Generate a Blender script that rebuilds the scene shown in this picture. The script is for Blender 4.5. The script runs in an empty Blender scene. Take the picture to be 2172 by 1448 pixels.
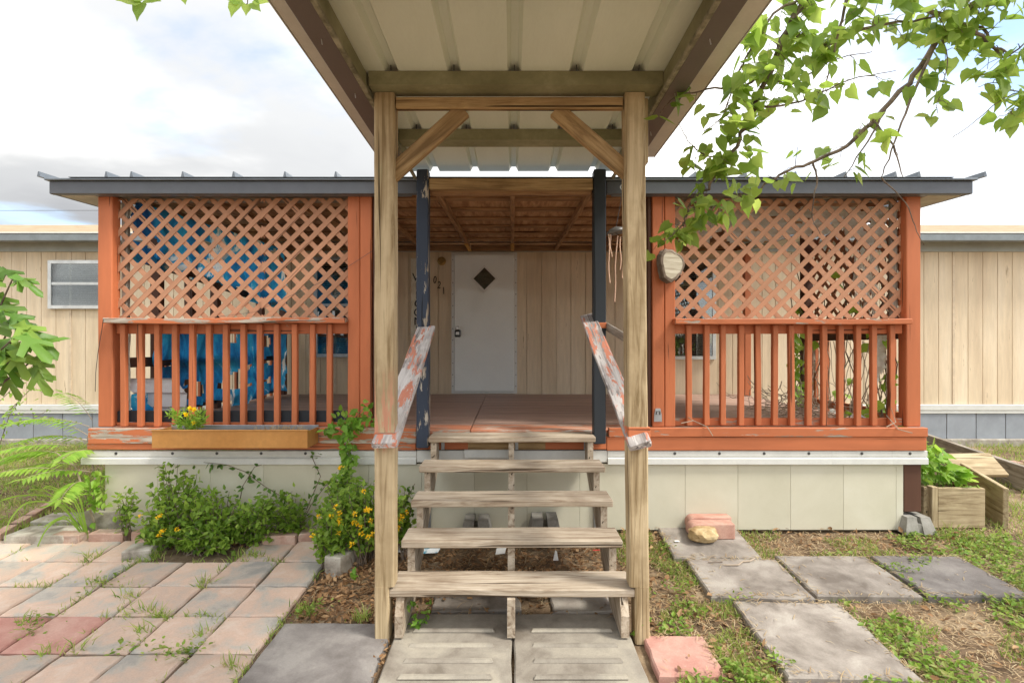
import bpy, bmesh, math, random
from mathutils import Vector, Matrix, noise as mnoise

R = random.Random(7)
rad = math.radians
scene = bpy.context.scene
col = scene.collection

# ------------------------------------------------------------------ camera, sky, sun, exposure
F, CX, CY, CH = 1100.0, 1086.0, 738.0, 1.46          # focal length and principal point in photo pixels, eye height
cam_d = bpy.data.cameras.new('camera')
cam_d.sensor_width = 36.0
cam_d.lens = 36.0 * F / 2172.0
cam_d.shift_y = (CY - 724.0) / 2172.0
cam_d.clip_start = 0.05
cam_d.clip_end = 2000
cam = bpy.data.objects.new('camera', cam_d)
col.objects.link(cam)
cam.location = (0, 0, CH)
cam.rotation_euler = (rad(90), 0, 0)
scene.camera = cam

SUN_EL, SUN_AZ = 52.0, 112.0          # azimuth clockwise from +Y (the way the camera looks)
sd = Vector((math.sin(rad(SUN_AZ)) * math.cos(rad(SUN_EL)), math.cos(rad(SUN_AZ)) * math.cos(rad(SUN_EL)), math.sin(rad(SUN_EL))))
sun_d = bpy.data.lights.new('sun', 'SUN')
sun_d.energy = 1.25
sun_d.angle = rad(12)
sun_d.color = (1.0, 0.95, 0.86)
sun = bpy.data.objects.new('sun', sun_d)
col.objects.link(sun)
sun.rotation_euler = sd.to_track_quat('Z', 'Y').to_euler()
sun.location = (6, -4, 12)

world = bpy.data.worlds.new('World')
scene.world = world
world.use_nodes = True
scene.view_settings.view_transform = 'Standard'
scene.view_settings.look = 'None'
scene.view_settings.gamma = 1.0
scene.view_settings.exposure = 1.78


SKY_A, SKY_B = (24.92, 29.67, 0.0), (31.81, 37.7, 2.0)


def build_world():
    nt = world.node_tree
    for n in list(nt.nodes):
        nt.nodes.remove(n)
    N, L = nt.nodes.new, nt.links.new
    out = N('ShaderNodeOutputWorld')
    bg = N('ShaderNodeBackground')
    bg.inputs['Strength'].default_value = 0.1
    L(bg.outputs[0], out.inputs[0])
    sky = N('ShaderNodeTexSky')
    sky.sky_type = 'NISHITA'
    sky.sun_disc = False
    sky.sun_elevation = rad(SUN_EL)
    sky.sun_rotation = rad(SUN_AZ)
    sky.air_density = 1.0
    sky.dust_density = 1.2
    tc = N('ShaderNodeTexCoord')
    sep = N('ShaderNodeSeparateXYZ')
    L(tc.outputs['Generated'], sep.inputs[0])

    def math_(op, a, b=None, c=None):
        m = N('ShaderNodeMath')
        m.operation = op
        for i, v in enumerate((a, b, c)):
            if v is None:
                continue
            if isinstance(v, (int, float)):
                m.inputs[i].default_value = v
            else:
                L(v, m.inputs[i])
        return m.outputs[0]
    z = math_('MAXIMUM', sep.outputs['Z'], 0.0)
    zz = math_('ADD', z, 0.16)
    px = math_('DIVIDE', sep.outputs['X'], zz)
    py = math_('DIVIDE', sep.outputs['Y'], zz)
    cmb = N('ShaderNodeCombineXYZ')
    L(px, cmb.inputs[0])
    L(py, cmb.inputs[1])
    cmb.inputs[2].default_value = 3.7

    def noise_(scale, detail, rough, off):
        mp = N('ShaderNodeMapping')
        mp.inputs['Location'].default_value = off
        L(cmb.outputs[0], mp.inputs[0])
        n = N('ShaderNodeTexNoise')
        n.inputs['Scale'].default_value = scale
        n.inputs['Detail'].default_value = detail
        n.inputs['Roughness'].default_value = rough
        n.inputs['Distortion'].default_value = 0.25
        L(mp.outputs[0], n.inputs['Vector'])
        return n.outputs['Fac']

    def ramp_(fac, stops):
        r = N('ShaderNodeValToRGB')
        el = r.color_ramp.elements
        el[0].position, el[0].color = stops[0][0], (*stops[0][1], 1)
        el[1].position, el[1].color = stops[-1][0], (*stops[-1][1], 1)
        for p, c in stops[1:-1]:
            e = el.new(p)
            e.color = (*c, 1)
        r.color_ramp.interpolation = 'EASE'
        L(fac, r.inputs[0])
        return r.outputs[0]
    cover = noise_(0.62, 9, 0.56, SKY_A)
    mask = ramp_(cover, [(0.37, (0, 0, 0)), (0.51, (1, 1, 1))])
    body = noise_(0.62, 6, 0.50, SKY_B)
    tone = ramp_(body, [(0.32, (1.9, 1.95, 2.05)), (0.46, (2.7, 2.74, 2.78)), (0.56, (4.2, 4.17, 4.1)), (0.68, (8.5, 8.4, 8.2))])
    # a thin cloud layer is somewhat brighter overhead than at the horizon
    grad = math_('MULTIPLY_ADD', z, 0.85, 0.98)
    # and brighter on the sun's side than opposite it
    dt = N('ShaderNodeVectorMath')
    dt.operation = 'DOT_PRODUCT'
    L(tc.outputs['Generated'], dt.inputs[0])
    dt.inputs[1].default_value = sd
    half = math_('MULTIPLY_ADD', dt.outputs['Value'], 0.5, 0.5)
    grad = math_('MULTIPLY', grad, math_('MULTIPLY_ADD', math_('MULTIPLY', half, half), 0.80, 0.60))
    vm = N('ShaderNodeVectorMath')
    vm.operation = 'SCALE'
    L(tone, vm.inputs[0])
    L(grad, vm.inputs['Scale'])
    mx = N('ShaderNodeMix')
    mx.data_type = 'RGBA'
    L(mask, mx.inputs['Factor'])
    L(sky.outputs[0], mx.inputs['A'])
    L(vm.outputs[0], mx.inputs['B'])
    L(mx.outputs['Result'], bg.inputs['Color'])


build_world()

# ------------------------------------------------------------------ small helpers
WM = {}                                             # world matrix of every object made here


def place(o, m, parent=None):
    WM[o.name] = m
    o.matrix_world = m
    if parent is not None:
        o.parent = parent
        o.matrix_parent_inverse = Matrix.Identity(4)
        o.matrix_basis = WM[parent.name].inverted() @ m
    else:
        o.matrix_basis = m


def tag(o, label=None, cat=None, group=None, kind=None):
    if label:
        o['label'] = label
    if cat:
        o['category'] = cat
    if group:
        o['group'] = group
    if kind:
        o['kind'] = kind
    return o


def thing(name, loc, label, cat, group=None):
    o = bpy.data.objects.new(name, None)
    o.empty_display_size = 0.1
    col.objects.link(o)
    place(o, Matrix.Translation(Vector(loc)))
    return tag(o, label, cat, group)


def link_mesh(name, me, mat, m, parent=None):
    o = bpy.data.objects.new(name, me)
    col.objects.link(o)
    if mat is not None and not me.materials:
        me.materials.append(mat)
    place(o, m, parent)
    return o


def frame(d, up):
    d = Vector(d).normalized()
    up = Vector(up)
    s = up.cross(d)
    if s.length < 1e-6:
        s = Vector((1, 0, 0))
    s.normalize()
    u = d.cross(s)
    return d, s, u


def mat3(d, s, u, loc):
    return Matrix(((d.x, s.x, u.x, loc.x), (d.y, s.y, u.y, loc.y), (d.z, s.z, u.z, loc.z), (0, 0, 0, 1)))


_bcache = {}


def board_mesh(L, w, h, bev, seg, jit, mat):
    key = (round(L, 3), round(w, 4), round(h, 4), bev, seg, mat.name)
    if jit == 0 and key in _bcache:
        return _bcache[key]
    vs, fs = [], []
    b = min(bev, w * .3, h * .3)
    xs = [(-L / 2, 1)] + [(-L / 2 + b, 0)] + [(-L / 2 + L * i / seg, 0) for i in range(1, seg)] + [(L / 2 - b, 0), (L / 2, 1)]
    sx = R.random() * 100
    for x, ins in xs:
        ww, hh = w / 2 - (b * .8 if ins else 0), h / 2 - (b * .8 if ins else 0)
        pts = [(-ww + b, -hh), (ww - b, -hh), (ww, -hh + b), (ww, hh - b), (ww - b, hh), (-ww + b, hh), (-ww, hh - b), (-ww, -hh + b)]
        ox = oy = 0
        if jit:
            ox = mnoise.noise((sx, x * 1.3, 0)) * jit * 1.6
            oy = mnoise.noise((sx + 9, x * 1.3, 5)) * jit * 1.6
        for k, (py, pz) in enumerate(pts):
            if jit:
                py += ox + mnoise.noise((sx + k * 3.1, x * 6, 1)) * jit * .5
                pz += oy + mnoise.noise((sx + k * 3.1, x * 6, 7)) * jit * .5
            vs.append((x + ((R.random() - .5) * jit * 2 if (jit and ins) else 0), py, pz))
    n = len(xs)
    for i in range(n - 1):
        for k in range(8):
            a, c = i * 8 + k, i * 8 + (k + 1) % 8
            fs.append((a, a + 8, c + 8, c))
    fs.append(tuple(range(8)))
    fs.append(tuple((n - 1) * 8 + k for k in range(7, -1, -1)))
    me = bpy.data.meshes.new('board')
    me.from_pydata(vs, [], fs)
    me.materials.append(mat)
    if jit == 0:
        _bcache[key] = me
    return me


def board(name, p0, p1, w, h, mat, parent=None, up=(0, 0, 1), bev=.004, seg=1, jit=0):
    p0, p1 = Vector(p0), Vector(p1)
    d, s, u = frame(p1 - p0, up)
    me = board_mesh((p1 - p0).length, w, h, bev, seg, jit, mat)
    return link_mesh(name, me, None, mat3(d, s, u, (p0 + p1) / 2), parent)


def box(name, x0, x1, y0, y1, z0, z1, mat, parent=None, axis='x', bev=.004, seg=1, jit=0):
    cx, cy, cz = (x0 + x1) / 2, (y0 + y1) / 2, (z0 + z1) / 2
    if axis == 'x':
        return board(name, (x0, cy, cz), (x1, cy, cz), y1 - y0, z1 - z0, mat, parent, (0, 0, 1), bev, seg, jit)
    if axis == 'y':
        return board(name, (cx, y0, cz), (cx, y1, cz), x1 - x0, z1 - z0, mat, parent, (0, 0, 1), bev, seg, jit)
    return board(name, (cx, cy, z0), (cx, cy, z1), x1 - x0, y1 - y0, mat, parent, (0, 1, 0), bev, seg, jit)


class MB:
    def __init__(s):
        s.v, s.f = [], []

    def poly(s, pts):
        i = len(s.v)
        s.v += [tuple(p) for p in pts]
        s.f.append(tuple(range(i, i + len(pts))))

    def box(s, x0, x1, y0, y1, z0, z1):
        i = len(s.v)
        s.v += [(x, y, z) for z in (z0, z1) for y in (y0, y1) for x in (x0, x1)]
        s.f += [tuple(i + k for k in q) for q in ((0, 2, 3, 1), (4, 5, 7, 6), (0, 1, 5, 4), (2, 6, 7, 3), (0, 4, 6, 2), (1, 3, 7, 5))]

    def prism(s, pts, off):
        n = len(pts)
        i = len(s.v)
        off = Vector(off)
        s.v += [tuple(p) for p in pts] + [tuple(Vector(p) + off) for p in pts]
        s.f.append(tuple(range(i + n - 1, i - 1, -1)))
        s.f.append(tuple(range(i + n, i + 2 * n)))
        for k in range(n):
            k2 = (k + 1) % n
            s.f.append((i + k, i + k2, i + n + k2, i + n + k))

    def tube(s, pts, r, n=6, cap=True):
        pts = [Vector(p) for p in pts]
        m = len(pts)
        if not hasattr(r, '__len__'):
            r = [r] * m
        i = len(s.v)
        ref = Vector((.31, .52, .79))
        for k, p in enumerate(pts):
            d = pts[min(k + 1, m - 1)] - pts[max(k - 1, 0)]
            if d.length < 1e-9:
                d = Vector((0, 0, 1))
            d.normalize()
            a = d.cross(ref)
            if a.length < .1:
                a = d.cross(Vector((1, 0, 0)))
            a.normalize()
            b = d.cross(a)
            for q in range(n):
                t = 2 * math.pi * q / n
                s.v.append(tuple(p + (a * math.cos(t) + b * math.sin(t)) * r[k]))
        for k in range(m - 1):
            for q in range(n):
                q2 = (q + 1) % n
                s.f.append((i + k * n + q, i + k * n + q2, i + (k + 1) * n + q2, i + (k + 1) * n + q))
        if cap:
            s.f.append(tuple(i + q for q in range(n - 1, -1, -1)))
            s.f.append(tuple(i + (m - 1) * n + q for q in range(n)))

    def lathe(s, c, prof, n=16, ax=(0, 0, 1)):
        d, a, b = frame(ax, (0.2, 1, 0.1))
        i = len(s.v)
        c = Vector(c)
        for r, h in prof:
            for q in range(n):
                t = 2 * math.pi * q / n
                s.v.append(tuple(c + d * h + (a * math.cos(t) + b * math.sin(t)) * r))
        for k in range(len(prof) - 1):
            for q in range(n):
                q2 = (q + 1) % n
                s.f.append((i + k * n + q, i + k * n + q2, i + (k + 1) * n + q2, i + (k + 1) * n + q))
        s.f.append(tuple(i + q for q in range(n - 1, -1, -1)))
        s.f.append(tuple(i + (len(prof) - 1) * n + q for q in range(n)))

    def leaf(s, p, d, up, size, shape):
        d, sd_, u = frame(d, up)
        i = len(s.v)
        p = Vector(p)
        for a, b, c in shape[0]:
            s.v.append(tuple(p + d * (a * size) + sd_ * (b * size) + u * (c * size)))
        s.f += [tuple(i + k for k in q) for q in shape[1]]

    def build(s, name, mat, parent=None, smooth=False, origin=None):
        if origin is None:
            xs = [sum(v[k] for v in s.v) / max(1, len(s.v)) for k in range(3)]
            origin = Vector(xs)
        else:
            origin = Vector(origin)
        me = bpy.data.meshes.new(name)
        me.from_pydata([(a - origin.x, b - origin.y, c - origin.z) for a, b, c in s.v], [], s.f)
        if smooth:
            me.polygons.foreach_set('use_smooth', [True] * len(me.polygons))
        me.materials.append(mat)
        return link_mesh(name, me, None, Matrix.Translation(origin), parent)


def pix(x, y, D):
    """point seen at photo pixel x, y at depth D"""
    return Vector(((x - CX) / F * D, D, CH + (CY - y) / F * D))


GP = [(-50, -.01), (2.5, -.002), (2.97, .028), (3.5, .06), (3.95, .10), (7.05, .178), (12, .2), (400, .3)]


def g(y):
    for (a, za), (b, zb) in zip(GP, GP[1:]):
        if y <= b:
            return za + (zb - za) * (y - a) / (b - a)
    return .3


def gpix(x, y):
    """photo pixel -> the point where its ray meets the ground"""
    D = 3.0
    for _ in range(30):
        D = F * (CH - g(D)) / (y - CY)
    return Vector(((x - CX) / F * D, D, g(D)))


# ------------------------------------------------------------------ materials
def new_mat(name, rough=.8, spec=.3):
    m = bpy.data.materials.new(name)
    m.use_nodes = True
    nt = m.node_tree
    b = nt.nodes['Principled BSDF']
    b.inputs['Roughness'].default_value = rough
    b.inputs['Specular IOR Level'].default_value = spec
    return m, nt, b


class NT:
    def __init__(s, nt):
        s.nt = nt

    def n(s, t):
        return s.nt.nodes.new(t)

    def l(s, a, b):
        s.nt.links.new(a, b)

    def coords(s, kind='Object', scale=(1, 1, 1), rnd=True):
        tc = s.n('ShaderNodeTexCoord')
        v = tc.outputs[kind]
        if rnd:
            oi = s.n('ShaderNodeObjectInfo')
            mu = s.n('ShaderNodeMath')
            mu.operation = 'MULTIPLY'
            mu.inputs[1].default_value = 37.0
            s.l(oi.outputs['Random'], mu.inputs[0])
            ad = s.n('ShaderNodeVectorMath')
            ad.operation = 'ADD'
            s.l(v, ad.inputs[0])
            s.l(mu.outputs[0], ad.inputs[1])
            v = ad.outputs[0]
        mp = s.n('ShaderNodeMapping')
        mp.inputs['Scale'].default_value = scale
        s.l(v, mp.inputs[0])
        return mp.outputs[0]

    def noise(s, vec, scale=1, detail=6, rough=.6, dist=0):
        n = s.n('ShaderNodeTexNoise')
        n.inputs['Scale'].default_value = scale
        n.inputs['Detail'].default_value = detail
        n.inputs['Roughness'].default_value = rough
        n.inputs['Distortion'].default_value = dist
        s.l(vec, n.inputs['Vector'])
        return n.outputs['Fac']

    def ramp(s, fac, stops):
        r = s.n('ShaderNodeValToRGB')
        el = r.color_ramp.elements
        el[0].position, el[0].color = stops[0][0], (*stops[0][1], 1)
        el[1].position, el[1].color = stops[-1][0], (*stops[-1][1], 1)
        for p, c in stops[1:-1]:
            e = el.new(p)
            e.color = (*c, 1)
        s.l(fac, r.inputs[0])
        return r.outputs[0]

    def step(s, fac, a, b):
        return s.ramp(fac, [(a, (0, 0, 0)), (b, (1, 1, 1))])

    def mix(s, fac, a, b, mode='MIX'):
        m = s.n('ShaderNodeMix')
        m.data_type = 'RGBA'
        m.blend_type = mode
        for k, v in (('Factor', fac), ('A', a), ('B', b)):
            if isinstance(v, (int, float)):
                m.inputs[k].default_value = v
            elif isinstance(v, tuple):
                m.inputs[k].default_value = (*v, 1)
            else:
                s.l(v, m.inputs[k])
        return m.outputs['Result']

    def bump(s, bsdf, h, strength=.4, dist=.004):
        b = s.n('ShaderNodeBump')
        b.inputs['Strength'].default_value = strength
        b.inputs['Distance'].default_value = dist
        s.l(h, b.inputs['Height'])
        s.l(b.outputs[0], bsdf.inputs['Normal'])

    def vary(s, c, amt):
        oi = s.n('ShaderNodeObjectInfo')
        hs = s.n('ShaderNodeHueSaturation')
        mr = s.n('ShaderNodeMapRange')
        mr.inputs['To Min'].default_value = 1 - amt
        mr.inputs['To Max'].default_value = 1 + amt
        s.l(oi.outputs['Random'], mr.inputs[0])
        s.l(mr.outputs[0], hs.inputs['Value'])
        s.l(c, hs.inputs['Color'])
        return hs.outputs[0]


def wood_cols(t, c, light, mid, dark, sc=1.0, crack=.5):
    """grain along local X"""
    v1 = t.coords('Object', (1.1 * sc, 16 * sc, 16 * sc))
    n1 = t.noise(v1, 1.6, 8, .65, 1.2)
    base = t.ramp(n1, [(.34, dark), (.48, mid), (.63, light)])
    v2 = t.coords('Object', (3 * sc, 120 * sc, 120 * sc))
    n2 = t.noise(v2, 1, 4, .6)
    base = t.mix(t.step(n2, .62, .78), base, tuple(x * .55 for x in dark))
    v3 = t.coords('Object', (.8 * sc, 34 * sc, 34 * sc))
    n3 = t.noise(v3, 1, 2, .4, .5)
    ck = t.step(n3, .70 - .04 * crack, .72 - .04 * crack)
    base = t.mix(ck, base, tuple(x * .25 for x in dark))
    v4 = t.coords('Object', (2.5, 2.5, 2.5))
    n4 = t.noise(v4, 1.3, 5, .6)
    base = t.mix(t.step(n4, .46, .68), base, t.mix(.55, base, dark))
    return base, n1, n2, ck


def wood(name, light, mid, dark, crack=.5, sc=1.0, rough=.85, vary=.08):
    m, nt, b = new_mat(name, rough, .2)
    t = NT(nt)
    c, n1, n2, ck = wood_cols(t, None, light, mid, dark, sc, crack)
    t.l(t.vary(c, vary), b.inputs['Base Color'])
    hh = t.mix(.5, n1, n2)
    hh = t.mix(ck, hh, (0, 0, 0))
    t.bump(b, hh, .55, .006)
    return m


def painted(name, paint, light, mid, dark, peel=.70, soft=.015, rough=.6, var=.06, psc=2.2, paint2=None, stretch=4.0):
    """paint over wood; the peel noise is stretched along the grain (local X)"""
    m, nt, b = new_mat(name, rough, .3)
    t = NT(nt)
    wc, n1, n2, ck = wood_cols(t, None, light, mid, dark)
    vp = t.coords('Object', (psc, psc * stretch, psc * stretch))
    pn = t.noise(vp, 1.4, 9, .68, .4)
    pk = t.step(pn, peel, peel + soft)
    v5 = t.coords('Object', (1.5, 9, 9))
    n5 = t.noise(v5, 1, 6, .6)
    pc = t.mix(t.step(n5, .3, .75), tuple(x * 1.12 for x in paint), tuple(x * .82 for x in paint))
    if paint2:
        v6 = t.coords('Object', (2.4, 8, 8))
        n6 = t.noise(v6, 1.5, 5, .6)
        pc = t.mix(t.step(n6, .50, .54), pc, paint2)
    pc = t.mix(t.step(n2, .68, .80), pc, tuple(x * .55 for x in paint))
    pc = t.mix(ck, pc, tuple(x * .3 for x in paint))
    c = t.mix(pk, pc, wc)
    t.l(t.vary(c, var), b.inputs['Base Color'])
    hh = t.mix(pk, t.mix(.75, n1, (1, 1, 1)), t.mix(.6, n1, (0, 0, 0)))
    hh = t.mix(ck, hh, (0, 0, 0))
    t.bump(b, hh, .5, .004)
    return m


def smeared_post(name):
    m, nt, b = new_mat(name, .85, .2)
    t = NT(nt)
    c, n1, n2, ck = wood_cols(t, None, (.58, .46, .29), (.47, .36, .215), (.25, .175, .09), .9, .6)
    tc = t.n('ShaderNodeTexCoord')
    sp = t.n('ShaderNodeSeparateXYZ')
    t.l(tc.outputs['Object'], sp.inputs[0])
    hm = t.n('ShaderNodeMath')
    hm.operation = 'MULTIPLY'
    hm.inputs[1].default_value = .5
    t.l(sp.outputs['X'], hm.inputs[0])
    zone = t.ramp(hm.outputs[0], [(.465, (0, 0, 0)), (.485, (1, 1, 1)), (.60, (.7, .7, .7)), (.69, (0, 0, 0))])
    n = t.noise(t.coords('Object', (2.5, 26, 26), False), 1.3, 8, .65)
    k = t.mix(1.0, zone, t.step(n, .50, .53), 'MULTIPLY')
    c = t.mix(k, c, (.56, .26, .17))
    c = t.mix(t.step(t.noise(t.coords('Object', (1.2, 9, 9), False), 1, 4, .6), .60, .75), c, t.mix(.4, c, (.30, .33, .17)))
    t.l(c, b.inputs['Base Color'])
    t.bump(b, t.mix(.5, n1, n2), .6, .006)
    return m


def mottled(name, stops, scale=3, rough=.85, bump=.3, bscale=60, speck=None, spec=.25, var=.06, metal=0, kind='Object', dist=.003, stretch=(1, 1, 1), fine=.35):
    m, nt, b = new_mat(name, rough, spec)
    b.inputs['Metallic'].default_value = metal
    t = NT(nt)
    v = t.coords(kind, stretch)
    n = t.noise(v, scale, 8, .6, .3)
    st = t.n('ShaderNodeMath')
    st.operation = 'MULTIPLY_ADD'
    st.inputs[1].default_value = 1.4
    st.inputs[2].default_value = -.2
    t.l(n, st.inputs[0])
    n = st.outputs[0]
    c = t.ramp(n, stops)
    n2 = t.noise(v, bscale, 5, .65)
    if speck:
        c = t.mix(t.step(n2, speck[0], speck[0] + .06), c, speck[1])
    c = t.mix(fine, c, t.mix(1.0, c, t.ramp(n2, [(.3, (.72, .72, .72)), (.7, (1.2, 1.2, 1.2))]), 'MULTIPLY'))
    t.l(t.vary(c, var) if var else c, b.inputs['Base Color'])
    if bump:
        t.bump(b, n2, bump, dist)
    return m


def foliage_mat(name, cols, trans=.5, rough=.5):
    m, nt, b = new_mat(name, rough, .3)
    t = NT(nt)
    ge = t.n('ShaderNodeNewGeometry')
    oi = t.n('ShaderNodeObjectInfo')
    ad = t.n('ShaderNodeMath')
    ad.operation = 'ADD'
    t.l(ge.outputs['Random Per Island'], ad.inputs[0])
    t.l(oi.outputs['Random'], ad.inputs[1])
    fr = t.n('ShaderNodeMath')
    fr.operation = 'FRACT'
    t.l(ad.outputs[0], fr.inputs[0])
    c = t.ramp(fr.outputs[0], [(i / max(1, len(cols) - 1), x) for i, x in enumerate(cols)])
    t.l(c, b.inputs['Base Color'])
    tr = t.n('ShaderNodeBsdfTranslucent')
    hs = t.n('ShaderNodeHueSaturation')
    hs.inputs['Value'].default_value = 1.6
    hs.inputs['Hue'].default_value = .485
    t.l(c, hs.inputs['Color'])
    t.l(hs.outputs[0], tr.inputs['Color'])
    mx = t.n('ShaderNodeMixShader')
    mx.inputs[0].default_value = trans
    t.l(b.outputs[0], mx.inputs[1])
    t.l(tr.outputs[0], mx.inputs[2])
    out = nt.nodes['Material Output']
    t.l(mx.outputs[0], out.inputs['Surface'])
    return m


def plain(name, c, rough=.5, metal=0, spec=.4, var=.12, scale=8):
    return mottled(name, [(.3, tuple(x * (1 - var) for x in c)), (.7, tuple(min(1, x * (1 + var)) for x in c))], scale, rough, .12, 90, None, spec, .04, metal, fine=.15)


def glass_mat(name, tint=(.8, .85, .85), refl=.12):
    m = bpy.data.materials.new(name)
    m.use_nodes = True
    nt = m.node_tree
    t = NT(nt)
    nt.nodes.remove(nt.nodes['Principled BSDF'])
    tr = t.n('ShaderNodeBsdfTransparent')
    tr.inputs[0].default_value = (*tint, 1)
    gl = t.n('ShaderNodeBsdfGlossy')
    gl.inputs['Roughness'].default_value = .03
    fr = t.n('ShaderNodeFresnel')
    fr.inputs['IOR'].default_value = 1.5
    ad = t.n('ShaderNodeMath')
    ad.operation = 'ADD'
    ad.inputs[1].default_value = refl
    t.l(fr.outputs[0], ad.inputs[0])
    mx = t.n('ShaderNodeMixShader')
    t.l(ad.outputs[0], mx.inputs[0])
    t.l(tr.outputs[0], mx.inputs[1])
    t.l(gl.outputs[0], mx.inputs[2])
    t.l(mx.outputs[0], nt.nodes['Material Output'].inputs['Surface'])
    return m


BARE = ((.52, .46, .38), (.36, .30, .24), (.20, .16, .12))
M = {}
M['orange'] = painted('orange_paint', (.50, .155, .064), *BARE, peel=.71)
M['orange_worn'] = painted('worn_orange_paint', (.50, .155, .064), *BARE, peel=.57, psc=1.8, stretch=7)
M['orange_peel'] = painted('peeling_orange_paint', (.50, .155, .064), (.58, .52, .44), (.42, .36, .29), (.2, .16, .12), peel=.50, psc=2.4, stretch=9)
M['baluster'] = painted('baluster_paint', (.48, .150, .062), *BARE, peel=.70)
M['brown_post'] = painted('dark_brown_paint', (.10, .045, .028), *BARE, peel=.74)
M['lattice'] = painted('lattice_paint', (.46, .235, .138), (.6, .5, .4), (.45, .34, .24), (.25, .18, .12), peel=.74, rough=.75, var=.07)
M['navy'] = painted('navy_paint', (.027, .032, .038), (.42, .38, .32), (.28, .25, .22), (.10, .09, .08), peel=.70, rough=.5)
M['navy_peel'] = painted('peeling_navy_paint', (.034, .046, .072), (.55, .50, .42), (.42, .36, .28), (.20, .16, .12), peel=.555, rough=.55, psc=2.2, stretch=6)
M['rail_peel'] = painted('peeling_rail', (.60, .23, .145), (.66, .62, .59), (.47, .43, .41), (.15, .125, .115), peel=.475, psc=3.2, stretch=6.5, paint2=(.60, .56, .53))
M['tread'] = wood('weathered_tread', (.54, .46, .36), (.41, .335, .25), (.21, .15, .10), .5)
M['post'] = wood('pine_post', (.58, .46, .29), (.47, .36, .215), (.23, .16, .08), .8, .9)
M['post_smeared'] = smeared_post('smeared_post')
M['header'] = wood('pine_header', (.50, .35, .18), (.40, .265, .13), (.20, .125, .06), .6)
M['plank'] = wood('fresh_plank', (.50, .405, .26), (.39, .305, .185), (.19, .135, .075), .7)
M['grey_wood'] = wood('grey_wood', (.46, .42, .36), (.33, .29, .24), (.17, .14, .11), .6)
M['ceiling_wood'] = wood('brown_rafter', (.46, .28, .15), (.35, .20, .10), (.19, .10, .05), .3)
M['repair_wood'] = wood('yellow_repair', (.60, .34, .09), (.5, .27, .065), (.3, .15, .04), .2)
M['osb'] = mottled('strand_board', [(.3, (.30, .15, .07)), (.5, (.46, .26, .13)), (.7, (.58, .36, .20))], 3.0, .85, .4, 45, None, stretch=(1.0, 7, 7))
M['deck'] = painted('deck_stain', (.44, .29, .225), (.56, .48, .40), (.44, .34, .27), (.26, .19, .15), peel=.60, soft=.08, rough=.5, var=.12, stretch=9)
M['deck_front'] = painted('deck_edge_paint', (.54, .21, .115), (.60, .55, .47), (.48, .42, .34), (.28, .22, .17), peel=.52, soft=.05, psc=1.6, stretch=8)
M['house'] = mottled('tan_siding_paint', [(.3, (.60, .475, .325)), (.5, (.67, .545, .38)), (.7, (.72, .60, .435))], 1.2, .8, .35, 11, (.655, (.36, .27, .175)), stretch=(3.0, 1, .30))
M['house_batten'] = plain('siding_batten', (.62, .50, .355), .8)
M['frieze'] = plain('grey_frieze', (.42, .46, .45), .7, scale=3)
M['gutter'] = plain('grey_gutter', (.20, .22, .225), .45, .2)
M['shingle'] = mottled('tan_shingle', [(.3, (.28, .205, .125)), (.7, (.38, .29, .19))], 6, .95, .5, 80)
M['white_trim'] = plain('white_vinyl', (.66, .66, .62), .45, var=.05)
M['skirt'] = mottled('cream_skirting', [(.3, (.545, .515, .395)), (.55, (.605, .575, .455)), (.75, (.64, .615, .505))], 1.4, .5, .03, 70, None, var=.02, fine=.05)
M['skirt_grey'] = plain('grey_skirting', (.27, .29, .32), .6, scale=3)
M['door'] = plain('white_door', (.78, .80, .76), .4, var=.03, scale=2)
M['alu'] = plain('aluminium', (.62, .63, .61), .35, .7)
M['blind'] = plain('blind_slat', (.50, .50, .46), .6)
M['black'] = plain('unlit_room_black', (.020, .020, .020), .8)
M['pane_back'] = plain('painted_pane_reflection', (.22, .22, .20), .8)  # grey reflection of the diamond pane, put into the backing colour
M['glass'] = glass_mat('window_glass')
M['glass_dark'] = glass_mat('door_glass', (.85, .88, .85), .04)
M['fascia'] = plain('dark_grey_metal', (.10, .105, .115), .42, .25, var=.06)
M['fascia_edge'] = plain('grey_drip_edge', (.16, .18, .20), .4, .3)
M['soffit'] = plain('pale_soffit', (.50, .47, .40), .7)
M['roof_under'] = mottled('cream_roof_metal', [(.3, (.64, .68, .575)), (.7, (.72, .76, .655))], .8, .4, .03, 40, None, .4, 0, 0, stretch=(3, .6, 1), fine=.1)
M['purlin'] = mottled('olive_purlin', [(.3, (.20, .19, .105)), (.6, (.27, .26, .155)), (.8, (.36, .34, .22))], 3.5, .5, .15, 40, (.72, (.38, .37, .25)))
M['side_beam'] = plain('brown_beam', (.155, .130, .120), .5, .2, var=.07, scale=2)
M['beam_edge'] = mottled('rough_beam_edge', [(.3, (.13, .12, .08)), (.5, (.26, .24, .17)), (.75, (.40, .37, .28))], 14, .7, .4, 60)
M['roof_trim'] = plain('grey_roof_trim', (.62, .60, .54), .45, .1, var=.05)
M['tin'] = plain('galvanised_tin', (.40, .43, .46), .35, .8)
M['copper_box'] = mottled('copper_painted_box', [(.3, (.46, .215, .055)), (.7, (.55, .275, .08))], 2.0, .4, .05, 30, None, .5, 0, .2)
M['nail'] = plain('nail_head', (.08, .08, .08), .4, .6)
M['slab'] = mottled('concrete_slab', [(.28, (.17, .145, .122)), (.42, (.24, .21, .18)), (.55, (.30, .265, .23)), (.72, (.38, .345, .30))], 4.5, .95, .5, 120, (.66, (.15, .125, .10)), var=.07)
M['slab_dark'] = mottled('dark_concrete_slab', [(.28, (.135, .12, .11)), (.5, (.19, .172, .16)), (.72, (.26, .24, .22))], 5, .95, .45, 120, (.70, (.32, .295, .265)), var=.06)
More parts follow.
